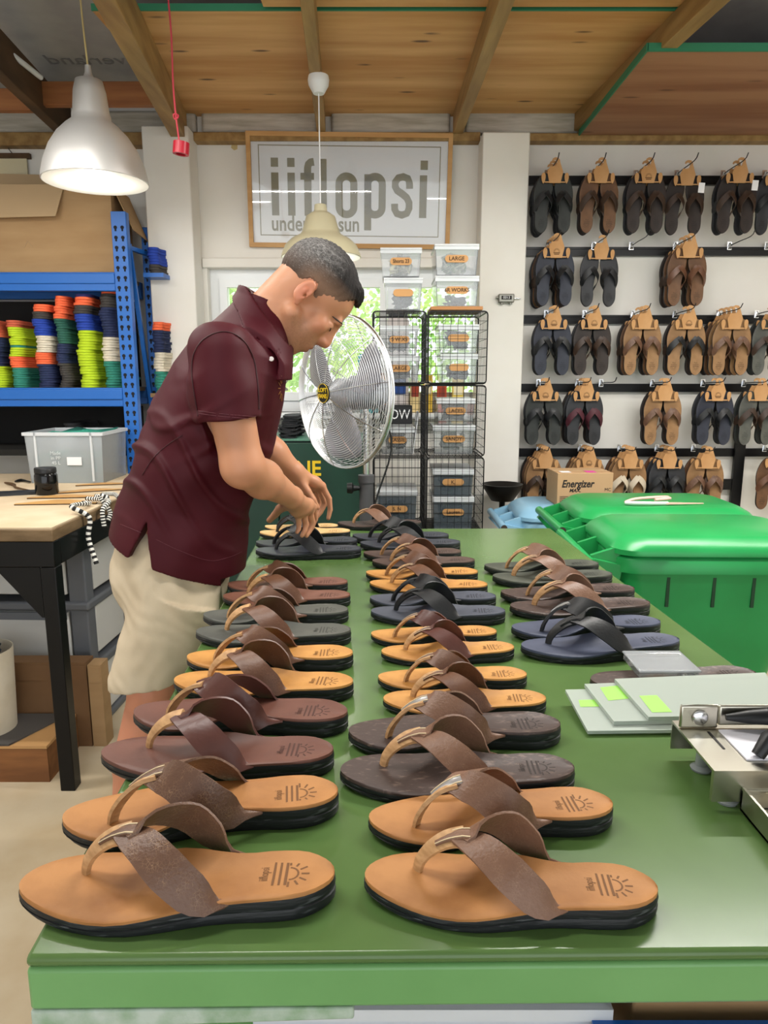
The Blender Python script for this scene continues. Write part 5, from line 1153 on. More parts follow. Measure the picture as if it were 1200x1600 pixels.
br = MB().box(0, .052, D_-.022, D_-.016, z1+.0005, z1+.034).build('bracket', STEEL, pr, bevel=.004)
MB().lathe([(0, 0), (.010, 0), (.0105, .002), (.009, .0035), (.005, .0045), (0, .0048)], 20, M4(.026, D_-.0225, z1+.017) @ Matrix.Rotation(PI/2, 4, 'X')).build('bolt', CHROME, br)
MB().box(.052, Wp, D_-.021, D_-.015, z1+.004, z1+.033).build('back_bar', STEEL, pr, bevel=.003)
MB().tube(path([(.058, D_-.028, z1+.020), (.066, D_-.031, z1+.021), (.10, D_-.032, z1+.023), (Wp, D_-.032, z1+.023)], 14), [.004, .009, .0115, .012]+[.012]*10, 12).build('rear_handle', BLACKP, pr)
MB().tube(path([(.064, .022, z1+.006), (.072, .026, z1+.020), (.10, .03, z1+.036), (.15, .032, z1+.042), (Wp, .03, z1+.044)], 16), [.008, .0105]+[.011]*14, 12).build('front_handle', BLACKP, pr)
tr = MB(); tr.box(.035, .038, -.20, -.003, .004, .034).box(.035, Wp, -.20, -.003, .004, .007).box(.035, Wp, -.006, -.003, .008, .030); tr.build('front_tray', STEEL, pr)
for k in range(2):
    o = MB().hexa([(.075+.0*k, -.045-.05*k, .0075), (.26, -.085-.05*k, .0075), (.26, -.083-.05*k, .0075), (.077, -.042-.05*k, .0075)], [(.075, -.045-.05*k, .026), (.26, -.085-.05*k, .026), (.26, -.083-.05*k, .026), (.077, -.042-.05*k, .026)]).build('steel_strip', STEEL)
    o.location = pr.location; tag(o, ('rear' if k == 0 else 'front')+' thin steel strip standing in the tray of the press', 'strip')
# ------------------------------------------------------------------ under the table
zu = .42
a, c = atY(392, 1573, .635), atY(946, 1570, .635)
zt5 = a.z
t = tub('storage_tub', 'large translucent storage tub under the near end of the table', (a.x+c.x)/2, .637, zu+.001, c.x-a.x, .5, max(.15, zt5-zu), body=mat('grey_translucent', 'c6ccd6', .3, alpha=.88))
o = MB().box(a.x+.03, c.x-.02, .70, 1.05, zu+.01, zu+.12).build('folded_fabric', mat('blue_grey_cloth', '59616f', .8), bevel=.02); tag(o, 'blue grey folded fabric inside the tub under the table', 'fabric')
xx = atY(950, 1580, .64).x
t = thing('cardboard_box', 'cardboard box under the table beside the storage tub', 'box', (xx+.18, .80, zu+.001)); MB().box(-.15, .20, -.15, .15, 0, atY(1000, 1560, .65).z-zu+.02).build('body', CARD, t, bevel=.003); MB().box(-.02, .02, -.1512, -.15, 0, .2).build('tape', mat('tape', 'c3a67d', .4), t)
tb = atY(1000, 1594, .63)
tag(MB().box(xx-.02, xx+.42, .605, .63, tb.z-.06, tb.z).build('blue_beam', RACKBLUE), 'blue steel beam in front of the cardboard box under the table', 'beam')

# ================================================================== PERSON
class Field:
    """signed distance field on a grid; smooth unions of limbs"""
    def __init__(s, lo, hi, h):
        s.lo = np.array(lo, float); s.h = h; s.n = np.ceil((np.array(hi)-s.lo)/h).astype(int)+1
        s.d = np.full(s.n, .08, np.float32)
    def sub(s, lo, hi):
        a = np.clip(np.floor((np.array(lo)-s.lo)/s.h).astype(int), 0, s.n); b = np.clip(np.ceil((np.array(hi)-s.lo)/s.h).astype(int)+1, 0, s.n)
        sl = tuple(slice(i, j) for i, j in zip(a, b))
        g = np.meshgrid(*[(s.lo[k]+s.h*np.arange(a[k], b[k])).astype(np.float32) for k in range(3)], indexing='ij')
        return sl, np.stack(g, -1)
    def put(s, lo, hi, fn, k=.01, op='u', pad=.07):
        sl, P = s.sub(np.array(lo)-pad, np.array(hi)+pad)
        if P.size == 0: return
        d = fn(P).astype(np.float32); o = s.d[sl]
        if op == 'u':
            hh = np.clip(.5+.5*(o-d)/k, 0, 1); s.d[sl] = o*(1-hh)+d*hh-k*hh*(1-hh)
        elif op == 's':
            hh = np.clip(.5-.5*(o+d)/k, 0, 1); s.d[sl] = o*(1-hh)-d*hh+k*hh*(1-hh)
        elif op == 'i': s.d[sl] = np.maximum(o, d)
        elif op == '+': s.d[sl] = o+d
    def cone(s, a, b, r0, r1, k=.01, op='u'):
        a = np.array(a, float); b = np.array(b, float); R = max(r0, r1); v = b-a; L = v@v
        def fn(P):
            w = P-a; t = np.clip((w@v)/L, 0, 1)
            return np.linalg.norm(w-t[..., None]*v, axis=-1)-(r0+(r1-r0)*t)
        s.put(np.minimum(a, b)-R, np.maximum(a, b)+R, fn, k, op)
    def ell(s, c, r, fr=None, k=.01, op='u'):
        c = np.array(c, float); r = np.array(r, float); fr = np.eye(3) if fr is None else fr; R = r.max()
        def fn(P):
            q = (P-c)@fr.T; k0 = np.linalg.norm(q/r, axis=-1); k1 = np.linalg.norm(q/r**2, axis=-1)+1e-9
            return k0*(k0-1)/k1
        s.put(c-R, c+R, fn, k, op)
    def mesh(s):
        d = s.d; ins = d < 0; n = s.n
        cells = np.zeros(n-1, np.int16)
        for i in (0, 1):
            for j in (0, 1):
                for k in (0, 1): cells += ins[i:n[0]-1+i, j:n[1]-1+j, k:n[2]-1+k]
        idx = np.argwhere((cells > 0) & (cells < 8)); lut = np.full(n-1, -1, np.int32); lut[tuple(idx.T)] = np.arange(len(idx))
        acc = np.zeros((len(idx), 3)); cnt = np.zeros(len(idx))
        C = [(i, j, k) for i in (0, 1) for j in (0, 1) for k in (0, 1)]
        for a in C:
            for ax in range(3):
                if a[ax]: continue
                c = list(a); c[ax] = 1
                A = idx+np.array(a); B = idx+np.array(c); da = d[tuple(A.T)]; db = d[tuple(B.T)]; m = (da < 0) != (db < 0)
                t = np.where(m, da/(da-db+1e-12), 0); p = A+(B-A)*t[:, None]; acc += p*m[:, None]; cnt += m
        V = s.lo+s.h*(acc/np.maximum(cnt, 1)[:, None])
        F_ = []
        for ax in range(3):
            u, w = (ax+1) % 3, (ax+2) % 3
            sa = [slice(None)]*3; sb = [slice(None)]*3; sa[ax] = slice(0, -1); sb[ax] = slice(1, None)
            ch = ins[tuple(sa)] != ins[tuple(sb)]; e = np.argwhere(ch); e = e[(e[:, u] > 0) & (e[:, w] > 0) & (e[:, u] < n[u]-1) & (e[:, w] < n[w]-1)]
            q = []
            for du, dw in ((0, 0), (-1, 0), (-1, -1), (0, -1)):
                c = e.copy(); c[:, u] += du; c[:, w] += dw; q.append(lut[tuple(c.T)])
            q = np.stack(q, 1); fl = ins[tuple(e.T)]; q[~fl] = q[~fl][:, ::-1]; F_.append(q)
        return V, np.concatenate(F_)
def sdf_mesh(name, fld, m, smooth_it=1, col=None):
    V, Q = fld.mesh()
    E0 = np.concatenate([Q[:, [0, 1]], Q[:, [1, 2]], Q[:, [2, 3]], Q[:, [3, 0]]])
    for _ in range(smooth_it):
        acc = np.zeros_like(V); cnt = np.zeros(len(V)); np.add.at(acc, E0[:, 0], V[E0[:, 1]]); np.add.at(cnt, E0[:, 0], 1)
        V = V*.4+.6*acc/np.maximum(cnt, 1)[:, None]
    me = bpy.data.meshes.new(name); me.vertices.add(len(V)); me.vertices.foreach_set('co', V.astype(np.float32).ravel())
    me.loops.add(Q.size); me.loops.foreach_set('vertex_index', Q.astype(np.int32).ravel())
    me.polygons.add(len(Q)); me.polygons.foreach_set('loop_start', np.arange(0, Q.size, 4, dtype=np.int32)); me.polygons.foreach_set('loop_total', np.full(len(Q), 4, np.int32))
    me.update(); me.validate(); me.polygons.foreach_set('use_smooth', [True]*len(me.polygons)); me.materials.append(m)
    if col is not None:
        a = me.color_attributes.new('tone', 'FLOAT_COLOR', 'POINT'); c = np.ones((len(V), 4), np.float32); c[:, :3] = col(V); a.data.foreach_set('color', c.ravel())
    return me
A_ = lambda v: np.array(v, float)
PSI = math.radians(25); YP = 1.78
Fh = A_((math.cos(PSI), math.sin(PSI), 0)); Rt = A_((math.sin(PSI), -math.cos(PSI), 0))     # facing, right-hand side
C0 = A_(atY(285, 850, YP)); C1 = A_(atY(408, 475, YP))
Ax = C1-C0; Ax /= np.linalg.norm(Ax); Fw = Fh-Ax*(Fh@Ax); Fw /= np.linalg.norm(Fw); Lt = np.cross(Fw, Ax)   # torso frame (Lt = right)
T_ = np.array([-.08, 0, .06, .115, .18, .24, .32, .37, .43, .49, .525, .56, .60, .64])
O_ = np.array([0, -.006, -.014, -.022, -.022, -.02, -.017, -.017, -.016, -.012, -.008, 0, .006, .01])
WD = np.array([.172, .170, .163, .152, .152, .156, .163, .168, .172, .172, .160, .128, .092, .066])
DP = np.array([.168, .168, .160, .151, .150, .149, .145, .138, .128, .110, .098, .084, .070, .057])
def torso(P, g=0.0):
    q = P-C0; t = q@Ax; f = q@Fw-np.interp(t, T_, O_); l = q@Lt
    w = np.interp(t, T_, WD)+g; dp = np.interp(t, T_, DP)+g
    r = (np.abs(l/w)**2.3+np.abs(f/dp)**2.3)**(1/2.3); d = (r-1)*np.minimum(w, dp)*.92
    return np.maximum(d, np.maximum(t-.645-g, -.10-t-0*g))
shR = A_(atY(343, 552, 1.605)); elR = A_(atY(379, 729, 1.595)); wrR = A_(atY(456, 777, 1.83))
shL = A_(C0+Ax*.49+Lt*-.165+Fw*.01); elL = A_(atY(405, 690, 2.06)); wrL = A_(atY(460, 737, 2.10))
hipR = C0+Lt*.09+Fw*.0-Ax*.06; hipL = C0-Lt*.09-Ax*.06
knR = A_(atY(238, 1075, 1.66)); knL = A_((-.50, 1.90, .60))
anR = A_((-.68, 1.64, .09)); anL = A_((-.60, 1.94, .09))
# head frame
earp = A_(atY(471, 466, YP-.0))
pit = math.radians(44); yaw = math.radians(15)
hf = A_((math.cos(yaw)*math.cos(pit), math.sin(yaw)*math.cos(pit), -math.sin(pit))); hr = A_((math.sin(yaw), -math.cos(yaw), 0)); hu = np.cross(hr, hf)
HF = np.stack([hf, hr, hu]); HC = earp
def H(f, l, u): return HC+hf*f+hr*l+hu*u
neckb = A_(atY(398, 515, YP))
lo = A_((-.86, 1.42, 0)); hi = A_((.0, 2.36, 1.80))
body = Field(lo, hi, .0034)
body.put(lo, hi, lambda P: torso(P, -.016-.022*np.clip((.12-(P-C0)@Ax)/.08, 0, 1)), k=.02, pad=0)
for a, c, r0, r1 in ((shR, elR, .054, .047), (elR, elR*.62+wrR*.38, .046, .045), (elR*.62+wrR*.38, wrR, .044, .0275), (shL, elL, .056, .044), (elL, elL*.62+wrL*.38, .044, .043), (elL*.62+wrL*.38, wrL, .042, .028)):
    body.cone(a, c, r0, r1, .02)
for hp, kn, an, sg in ((hipR, knR, anR, 1), (hipL, knL, anL, -1)):
    body.cone(hp-Ax*.03-Fw*.01, kn, .074, .056, .03); m_ = kn*.65+an*.35-Fh*.018
    body.cone(kn, m_, .054, .052, .02); body.cone(m_, an, .05, .034, .02)
    toe = an*A_((1, 1, 0))+Fh*.17+A_((0, 0, .025)); heel = an*A_((1, 1, 0))-Fh*.045+A_((0, 0, .032))
    body.cone(an, heel, .034, .03, .02); body.cone(an, toe, .036, .022, .02); body.cone(heel, toe, .03, .022, .02)
# hands: palms fan from wrist to knuckles, fingers in three joints
def pxs(l): return [A_(atY(*p)) for p in l]
HANDS = [(wrR, [[(489, 792, 1.973), (492, 811, 2.003), (487, 824, 1.998), (482, 833, 1.988)], [(483, 797, 1.953), (488, 816, 1.973), (484, 828, 1.968), (479, 837, 1.958)], [(474, 801, 1.933), (478, 819, 1.948), (476, 829, 1.943), (472, 837, 1.938)], [(465, 803, 1.913), (467, 817, 1.923), (467, 826, 1.923), (464, 832, 1.918)]],
          [(450, 788, 1.918), (437, 795, 1.953), (430, 804, 1.973), (421, 813, 1.978)]),
         (wrL, [[(503, 759, 2.14), (514, 779, 2.145), (516, 796, 2.145), (513, 810, 2.14)], [(498, 762, 2.165), (508, 786, 2.18), (501, 800, 2.175), (493, 810, 2.165)], [(492, 763, 2.19), (500, 785, 2.21), (495, 799, 2.20), (488, 808, 2.19)], [(485, 762, 2.21), (490, 779, 2.225), (487, 791, 2.22), (482, 799, 2.21)]],
          [(469, 751, 2.10), (480, 768, 2.09), (489, 781, 2.09), (495, 793, 2.095)])]
NAILS = []
for wr, fs, th in HANDS:
    for i, f in enumerate(fs):
        f = pxs(f); r = (.0088, .009, .0085, .0076)[i]
        body.cone(wr, f[0], .022, .0125, .014)
        body.cone(f[0], f[1], r*1.18, r*1.02, .006); body.cone(f[1], f[2], r*1.03, r*.9, .003); body.cone(f[2], f[3], r*.92, r*.78, .002); NAILS.append((f[2], f[3], r*.78))
    for a, c in ((0, 3), (0, 1), (1, 2), (2, 3)):
        a = pxs([fs[a][0]])[0]; c = pxs([fs[c][0]])[0]; body.cone(a*.75+wr*.25, c*.75+wr*.25, .0135, .0135, .014)
    t = pxs(th); body.cone(wr, t[0], .022, .017, .014); body.cone(t[0], t[1], .0165, .0125, .008); body.cone(t[1], t[2], .0122, .0108, .004); body.cone(t[2], t[3], .0105, .009, .003); NAILS.append((t[2], t[3], .009))
body.put(lo, hi, lambda P: np.minimum(P[..., 0]+.418+.049*(P[..., 1]-1.8), .91-P[..., 2]), op='i', pad=0)
# head
body.cone(H(-.03, 0, -.01), neckb, .056, .060, .03); body.cone(H(-.015, 0, -.04), neckb+Fw*.012, .040, .054, .03)
body.ell(H(.003, 0, .055), (.094, .074, .086), HF, .02); body.ell(H(.048, 0, .048), (.060, .062, .060), HF, .02)
body.ell(H(.052, 0, -.030), (.045, .054, .075), HF, .02)
for s in (1, -1):
    body.cone(H(.004, .050*s, -.050), H(.056, .018*s, -.102), .021, .015, .018)
    body.ell(H(.068, .040*s, -.020), (.023, .022, .02), HF, .015)
    body.cone(H(.099, .034*s, .018), H(.104, .012*s, .017), .009, .009, .012)
body.ell(H(.063, 0, -.104), (.016, .02, .015), HF, .012)
body.ell(H(.075, 0, -.066), (.021, .03, .028), HF, .014)
for s in (1, -1): body.ell(H(.110, .034*s, -.003), (.013, .016, .011), HF, .010, 's')
body.cone(H(.094, 0, .014), H(.100, 0, -.038), .013, .013, .010)
body.cone(H(.104, 0, .014), H(.116, 0, -.034), .0085, .0105, .010); body.ell(H(.108, 0, -.041), (.014, .013, .009), HF, .008)
for s in (1, -1):
    body.ell(H(.102, .0125*s, -.040), (.011, .007, .008), HF, .005)
    body.ell(H(.087, .033*s, -.005), (.0135, .0155, .0125), HF, .004)
    body.cone(H(.0955, .021*s, -.0105), H(.090, .045*s, -.0115), .0035, .003, .004)
body.cone(H(.0905, .020, -.0695), H(.0905, -.020, -.0695), .0045, .0045, .006); body.ell(H(.094, 0, -.069), (.007, .013, .0055), HF, .005)
body.ell(H(.088, 0, -.0815), (.008, .017, .0065), HF, .005)
body.cone(H(.101, .021, -.0755), H(.101, -.021, -.0755), .0022, .0022, .003, 's'); body.ell(H(.099, 0, -.0755), (.009, .022, .0016), HF, .002, 's')
for s in (1, -1):                                  # ears
    EF = np.stack([hf*.93-hu*.2+hr*(.30*s), hr*s*.95-hf*.3, hu*.95+hf*.25]); EF /= np.linalg.norm(EF, axis=1)[:, None]
    body.ell(H(-.010, .080*s, .004), (.0185, .0075, .031), EF, .006); body.ell(H(-.004, .075*s, -.024), (.009, .006, .011), EF, .006)
    body.ell(H(-.006, .0885*s, .006), (.0105, .006, .019), EF, .004, 's'); body.ell(H(-.009, .083*s, .002), (.0055, .005, .012), EF, .004)
    body.ell(H(.000, .080*s, -.006), (.004, .006, .006), EF, .003, 's')
SKINC = np.array(lin('c08866')[:3]); 
def skin_tone(V):
    q = (V-HC)@HF.T; f, l, u = q.T; c = np.tile(SKINC, (len(V), 1))
    ishead = (np.abs(l) < .1) & (u > -.13) & (f > -.12) & (u < .2) & (V[:, 2] > 1.36)
    n = rng.uniform(.6, 1, len(V))
    def mixc(mask, col):
        nonlocal c
        mask = (mask*ishead)[:, None]; c = c*(1-mask)+np.array(lin(col)[:3])*mask
    sm = lambda x, a, b: np.clip((x-a)/(b-a), 0, 1)
    beard = sm(-u, .030, .055)*sm(f, -.008, .02)*sm(f*.6-u, .035, .05)
    mixc(.42*beard*n, '5a4436')
    mixc(.35*np.exp(-((f-.112)/.02)**2-((u+.038)/.016)**2-(l/.02)**2), 'c25f4c')                 # nose
    mixc(.5*np.exp(-((f+.008)/.022)**2-((u-.0)/.035)**2)*(np.abs(l) > .068), 'c4624c')            # ears
    mixc(.25*np.exp(-((f-.072)/.025)**2-((u+.022)/.02)**2), 'c9745a')
    lips = np.exp(-((f-.094)/.012)**2-((u+.075)/.0095)**2-(l/.021)**2); mixc(.65*lips, 'b2685a')
    # reddish lower legs
    lg = np.clip((.8-V[:, 2])/.1, 0, 1)[:, None]*.5; c = c*(1-lg)+np.array(lin('c97f66')[:3])*lg
    return c
SKIN = mat('skin', 'c48d6c', .48, attr='tone', sss=.12, bump=.05, bscale=350)
person = thing('person', 'man in maroon polo shirt and beige shorts bending over the table arranging sandals', 'person', (float(C0[0]), YP, 0))
pl_ = person.location.copy()
def kid(name, me, parent=person):
    if parent is person: me.transform(Matrix.Translation(-pl_))
    return link(name, me, parent)
bo = kid('body', sdf_mesh('body', body, SKIN, 1, skin_tone))
# hair: cap over the cranium, fringe to the front, short at the sides
hair = Field(HC-.2, HC+.2, .0026)
hair.ell(H(.002, 0, .062), (.0985, .0775, .0885), HF, .01); hair.ell(H(.046, 0, .060), (.066, .064, .061), HF, .015)
hair.cone(H(.088, .022, .102), H(.098, -.015, .100), .012, .012, .02); hair.cone(H(.100, .006, .094), H(.112, -.008, .084), .008, .003, .01)
def hcut(P):
    q = (P-HC)@HF.T; f, l, u = q[..., 0], q[..., 1], q[..., 2]
    line = np.interp(f, [-.1, -.07, -.045, -.024, -.018, .006, .012, .034, .05, .065, .08, .095, .13], [-.035, -.03, -.02, .028, .038, .036, -.008, -.004, .02, .042, .066, .086, .082])
    return line-u+.002*np.sin(f*900)+.002*np.sin(l*700)
hair.put(HC-.2, HC+.2, hcut, op='i', pad=0)
def hairbump(P):
    q = (P-HC)@HF.T; f, l, u = q[..., 0], q[..., 1], q[..., 2]
    top = np.clip((u-.06)/.05, 0, 1)
    return .0018*(np.sin(l*520+6*np.sin(f*60))*np.sin(f*210+u*160+3*np.sin(l*90)))*(.4+top)-.002*top
hair.put(HC-.2, HC+.2, hairbump, op='+', pad=0)
def hair_tone(V):
    q = (V-HC)@HF.T; f, l, u = q.T; r = rng.uniform(0, 1, len(V))
    grey = np.clip((.035-f)/.08, 0, 1)*np.clip((u-.025)/.05, 0, 1)*np.clip((.155-u)/.04, .3, 1)
    d = np.array(lin('171312')[:3]); g = np.array(lin('a9a5a2')[:3]); s = np.array(lin('8a6d59')[:3])
    k = (.45*grey+.04+(r < .4*grey)*.25)[:, None]*rng.uniform(.3, 1, len(V))[:, None]; c = d*(1-k)+g*k
    side = np.clip((.088-u)/.045, 0, 1)[:, None]*np.clip((f+.07)/.06, .25, 1)[:, None]*.8
    return c*(1-side)+s*side
kid('hair', sdf_mesh('hair', hair, mat('hair', '2a2523', .7, attr='tone', bump=.5, bscale=420, spec=.15), 0, hair_tone), person)
BROW = mat('brow_hair', '3a2b24', .7)
def fprobe(fl, p):
    i = np.clip(np.round((p-fl.lo)/fl.h).astype(int), 0, fl.n-1); return fl.d[tuple(i)]
def onface(l, u, out=.0):
    f = .15
    while f > .02 and fprobe(body, H(f, l, u)) > 0: f -= .0008
    return H(f+out, l, u)
for s in (1, -1):
    kid('eyebrow', MB().tube(path([onface(l*s, u) for l, u in ((.012, .0165), (.020, .0205), (.030, .022), (.039, .019), (.046, .014))], 12), [.001]+[.0022]*8+[.002, .0015, .001], 6).mesh('eyebrow', BROW))
    kid('eyelashes', MB().tube(path([onface(l*s, u, .0006) for l, u in ((.020, -.0095), (.027, -.0125), (.034, -.0130), (.041, -.0115), (.047, -.0085))], 10), .0013, 5).mesh('eyelashes', BROW))
# shirt
shirt = Field(A_((-.80, 1.42, .86)), A_((-.10, 2.20, 1.72)), .0034)
shirt.put(shirt.lo, shirt.lo+shirt.h*shirt.n, lambda P: torso(P, .004), k=.01, pad=0)
def upper(a, c, k): return a*(1-k)+c*k
hmR = A_(atY(358, 658, 1.595))
shirt.cone(shR, shR*.5+hmR*.5, .071, .073, .035); shirt.cone(shR*.5+hmR*.5, hmR+(hmR-shR)*.3, .073, .074, .02)
hmL = upper(shL, elL, .6); shirt.cone(shL, hmL+(hmL-shL)*.3, .076, .066, .03)
nd = (H(-.015, 0, -.02)-neckb); nd /= np.linalg.norm(nd)
neck0 = A_(atY(411, 507, YP))
nf = Fw-nd*(Fw@nd); nf /= np.linalg.norm(nf)
def collar(P):
    q = P-neck0; s = q@nd; f = (q-s[..., None]*nd)@nf; l = q@Lt
    d = np.abs(torso(P, .004)-.0065)-.0035
    return np.maximum(d, np.maximum(s-.030, -(.030+.020*np.clip(f/.05, -.6, 1))-s))
# open neck
shirt.put(neck0-.13, neck0+.13, collar, k=.003, pad=0)
shirt.cone(neckb-nd*.02, H(-.02, 0, -.02), .060, .058, .004, 's')
def cutpl(p0, nrm): 
    p0 = A_(p0); nrm = A_(nrm)/np.linalg.norm(nrm); return lambda P: (P-p0)@nrm
# hem
shirt.put(shirt.lo, shirt.lo+shirt.h*shirt.n, cutpl(C0-Ax*.035-Fw*.0, -Ax*1.0-A_((0, 0, .2))-Fw*.12), op='i', pad=0)
# side slit above the hem on the right side
sl0 = A_(atY(228, 845, 1.62)); sdir = A_(atY(238, 805, 1.62))-sl0
def slit(P):
    q = P-sl0; z = q[..., 2]; return np.maximum(np.abs(q[..., 0]-.25*z+.004)-np.clip(.016-.30*z, 0, .05)-.0, np.maximum(q[..., 1]-.10, z-.05))
shirt.put(sl0-.12, sl0+A_((.12, .1, .12)), slit, k=.002, op='s', pad=0)
# sleeve ends
def sleeve_cut(h, s0, wid):
    ax_ = (h-s0)/np.linalg.norm(h-s0)
    def fn(P):
        q = P-h; t = q@ax_; r = np.linalg.norm(q-t[..., None]*ax_, axis=-1); return np.maximum(-t, r-wid)
    return fn
def sl_box(h, s0, wid):
    ax_ = (h-s0)/np.linalg.norm(h-s0); shirt.put(h-.02, h+ax_*.14+.02, sleeve_cut(h, s0, wid), k=.002, op='s', pad=.08)
tors = lambda P: torso(P, .004)
class _: pass
sleeveF = hmR
# cut only what lies outside the torso volume
def sl_fn(h, s0):
    f0 = sleeve_cut(h, s0, .12)
    return lambda P: np.maximum(f0(P), -(torso(P, .004))+.0)
for h_, s_ in ((hmR, shR), (hmL, shL)):
    ax_ = (h_-s_)/np.linalg.norm(h_-s_); shirt.put(np.minimum(h_, h_+ax_*.14)-.1, np.maximum(h_, h_+ax_*.14)+.1, sl_fn(h_, s_), k=.002, op='s', pad=0)
# hollow the sleeves a little so the arm passes into a cuff
for h_, s_, el in ((hmR, shR, elR), (hmL, shL, elL)):
    ax_ = (h_-s_)/np.linalg.norm(h_-s_); shirt.cone(h_-ax_*.02, h_+ax_*.05, .062, .064, .002, 's')
def folds(P):
    q = P-C0; t = q@Ax; f = q@Fw; l = q@Lt
    a = np.exp(-((t-.20)/.11)**2)
    w1 = np.sin(t*70+f*38+2.2*np.sin(f*16+l*9)); w2 = np.sin(t*46-f*30+l*22+1.5*np.sin(t*20))
    d = .010*a*(np.maximum(w1, 0)**3-.2)+.0045*a*w2
    d += .006*np.exp(-((t-.33)/.08)**2)*np.maximum(np.sin(t*55-f*60+1.5*np.sin(l*14)), 0)**3*np.clip((.06-f)/.1, 0, 1)
    d += .0028*np.exp(-((t-.5)/.06)**2)*np.sin(l*60+f*70)*np.exp(-((f-.02)/.08)**2)
    d += .003*np.exp(-((t-.06)/.06)**2)*np.sin(f*55+l*18)
    sl = np.clip(1-np.linalg.norm(np.cross(P-shR, (hmR-shR)/np.linalg.norm(hmR-shR)), axis=-1)/.11, 0, 1)
    d += .0030*np.minimum(1, 2*sl)*np.sin(((P-shR)@A_((.75, .1, -.65)))*62+1.0)
    return -d
shirt.put(shirt.lo, shirt.lo+shirt.h*shirt.n, folds, op='+', pad=0)
shirt.put(shirt.lo, shirt.lo+shirt.h*shirt.n, lambda P: np.minimum(P[..., 0]+.405+.049*(P[..., 1]-1.8), .905-P[..., 2]), op='i', pad=0)
# armhole groove
sax = (hmR-shR)/np.linalg.norm(hmR-shR)
MAROON = mat('maroon_jersey', '450b17', .6, c2='3d0813', scale=3, spec=.25, bump=.06, bscale=900)
ss_ = shirt.h
def shirt_probe(p):
    g = (A_(p)-shirt.lo)/shirt.h; i = np.clip(np.floor(g).astype(int), 1, shirt.n-3); fr = np.clip(g-i, 0, 1); v = 0
    for a in (0, 1):
        for c in (0, 1):
            for e in (0, 1): v += shirt.d[i[0]+a, i[1]+c, i[2]+e]*(fr[0] if a else 1-fr[0])*(fr[1] if c else 1-fr[1])*(fr[2] if e else 1-fr[2])
    return v
def snap(p, out=.001):
    p = A_(p)
    for _ in range(8):
        d = shirt_probe(p); h = .004
        g = A_([shirt_probe(p+A_(e)*h)-shirt_probe(p-A_(e)*h) for e in np.eye(3)]); n_ = np.linalg.norm(g)
        if n_ < 1e-6: break
        p = p-g/n_*(d-out)*.8
    return p
so_ = kid('shirt', sdf_mesh('shirt', shirt, MAROON, 1), person)
SEAM = mat('maroon_seam', '35080f', .6); SEAML = mat('maroon_stitch', '5d2731', .6)
def raycast_shirt(px, py, y0=1.40):
    r = A_(ray(px, py)); p = A_((0, 0, CZ))+r*(y0/r[1])
    for _ in range(400):
        if shirt_probe(p) < .0015: return p
        p = p+r*.0025
    return None
def seam(pts, m, r=.0012, n=40):
    P2 = path([(x, y, 0) for x, y in pts], n); out = [q for q in (raycast_shirt(p.x, p.y) for p in P2) if q is not None]
    if len(out) > 2:
        me = MB().tube(out, r, 5).mesh('seam', m); me.transform(Matrix.Translation(-pl_)); link('seam', me, so_)
seam([(309, 650), (300, 590), (302, 555), (318, 530), (348, 518), (375, 527), (395, 556), (403, 600), (405, 640)], SEAM, .0016)
for dy in (0, 4): seam([(310, 646-dy), (340, 650-dy), (372, 653-dy), (400, 655-dy)], SEAML, .0006)
seam([(222, 742), (240, 715), (262, 695), (285, 680)], SEAM, .001)
seam([(188, 819), (205, 826), (222, 833)], SEAML, .0006); seam([(242, 842), (280, 860), (328, 876), (360, 870), (378, 862)], SEAML, .0006)
b = MB(); pb = raycast_shirt(424, 561)
if pb is not None:
    me = MB().lathe([(0, -.002), (.0055, -.002), (.006, 0), (.0055, .002), (0, .0022)], 14, Matrix.Translation(Vector(pb)-pl_) @ Matrix.Rotation(1.2, 4, 'X')).mesh('button', mat('pearl_button', 'cfc8c4', .3)); link('button', me, so_)
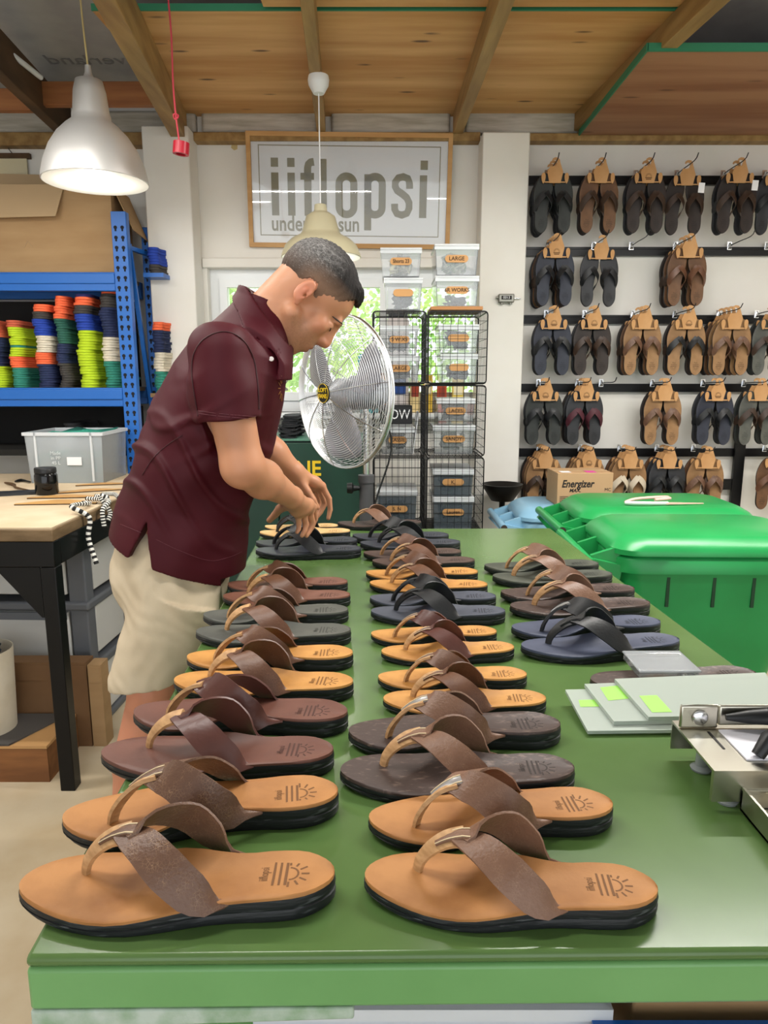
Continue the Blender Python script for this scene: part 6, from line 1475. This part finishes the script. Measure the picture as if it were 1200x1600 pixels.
# shorts
shorts = Field(A_((-.80, 1.46, .54)), A_((-.2, 2.20, 1.12)), .0036)
shorts.ell(C0-Ax*.03-Fw*.004, (.150, .158, .15), np.stack([Fw, Lt, Ax]), .02)
hmr = A_(atY(228, 1062, 1.655)); hml = A_((-.485, 1.90, .62))
shorts.ell(C0-Ax*.11-Fw*.01, (.136, .152, .11), np.stack([Fw, Lt, Ax]), .03)
shorts.cone(hipR+Fw*.012, hmr, .120, .086, .03); shorts.cone(hipL, hml, .120, .088, .03)
shorts.put(shorts.lo, shorts.lo+shorts.h*shorts.n, lambda P: np.where(P[..., 1] < 1.78, hmr[2]-P[..., 2]-.0+.12*(P[..., 0]-hmr[0]), hml[2]-P[..., 2]), op='i', pad=0)
shorts.put(shorts.lo, shorts.lo+shorts.h*shorts.n, lambda P: (P-C0)@Ax-.06, op='i', pad=0)
def under_shirt(P):
    t = (P-C0)@Ax; return np.where(t > -.085, torso(P, -.008+.6*np.clip(-.045-t, 0, .05)), -1)
shorts.put(shorts.lo, shorts.lo+shorts.h*shorts.n, under_shirt, op='i', pad=0)
def sfold(P):
    x, y, z = P[..., 0], P[..., 1], P[..., 2]
    d = .0035*np.sin(z*17+x*33+2*np.sin(x*15+y*12))*np.sin(x*28-z*11+1.5*np.sin(z*13+y*9))
    d += .004*np.exp(-((z-.90)/.06)**2)*np.sin((x*1.3+z*.55)*60+y*20)
    d += .0013*np.sin(x*90+z*37+3*np.sin(z*31+x*12))*np.sin(z*71-x*23+2*np.sin(x*40))
    return d
shorts.put(shorts.lo, shorts.lo+shorts.h*shorts.n, sfold, op='+', pad=0)
KHAKI = mat('beige_cotton', 'c9b99f', .85, c2='bcab90', scale=8, bump=.12, bscale=500)
shorts.put(shorts.lo, shorts.lo+shorts.h*shorts.n, lambda P: np.minimum(P[..., 0]+.409+.049*(P[..., 1]-1.8), .97-P[..., 2]), op='i', pad=0)   # pressed against the table edge
so2 = kid('shorts', sdf_mesh('shorts', shorts, KHAKI, 1), person)
# embroidered sun on the chest
EMB = mat('gold_thread', '8a5a2c', .6); b = MB(); n_ = 0
for i in range(7):
    a = -PI*.45+PI*.9*i/6; p0 = raycast_shirt(441-3*math.cos(a), 607-9*math.sin(a)); p1 = raycast_shirt(441-6*math.cos(a), 607-20*math.sin(a))
    if p0 is not None and p1 is not None: b.tube([p0, p1], .0012, 5); n_ += 1
if n_: me = b.mesh('chest_emblem', EMB); me.transform(Matrix.Translation(-pl_)); link('chest_emblem', me, so_)
# flip-flops on the feet are below the table edge: plain soles under the feet
for an in (anR, anL):
    c = A_((an[0], an[1], 0)); ang = math.atan2(Fh[1], Fh[0])
    f = link('flip_flop', OUTM.copy(), person, loc=Vector(c+Fh*.215)-pl_); f.rotation_euler = (0, 0, ang+PI); f.scale = (.98, .98, .5)
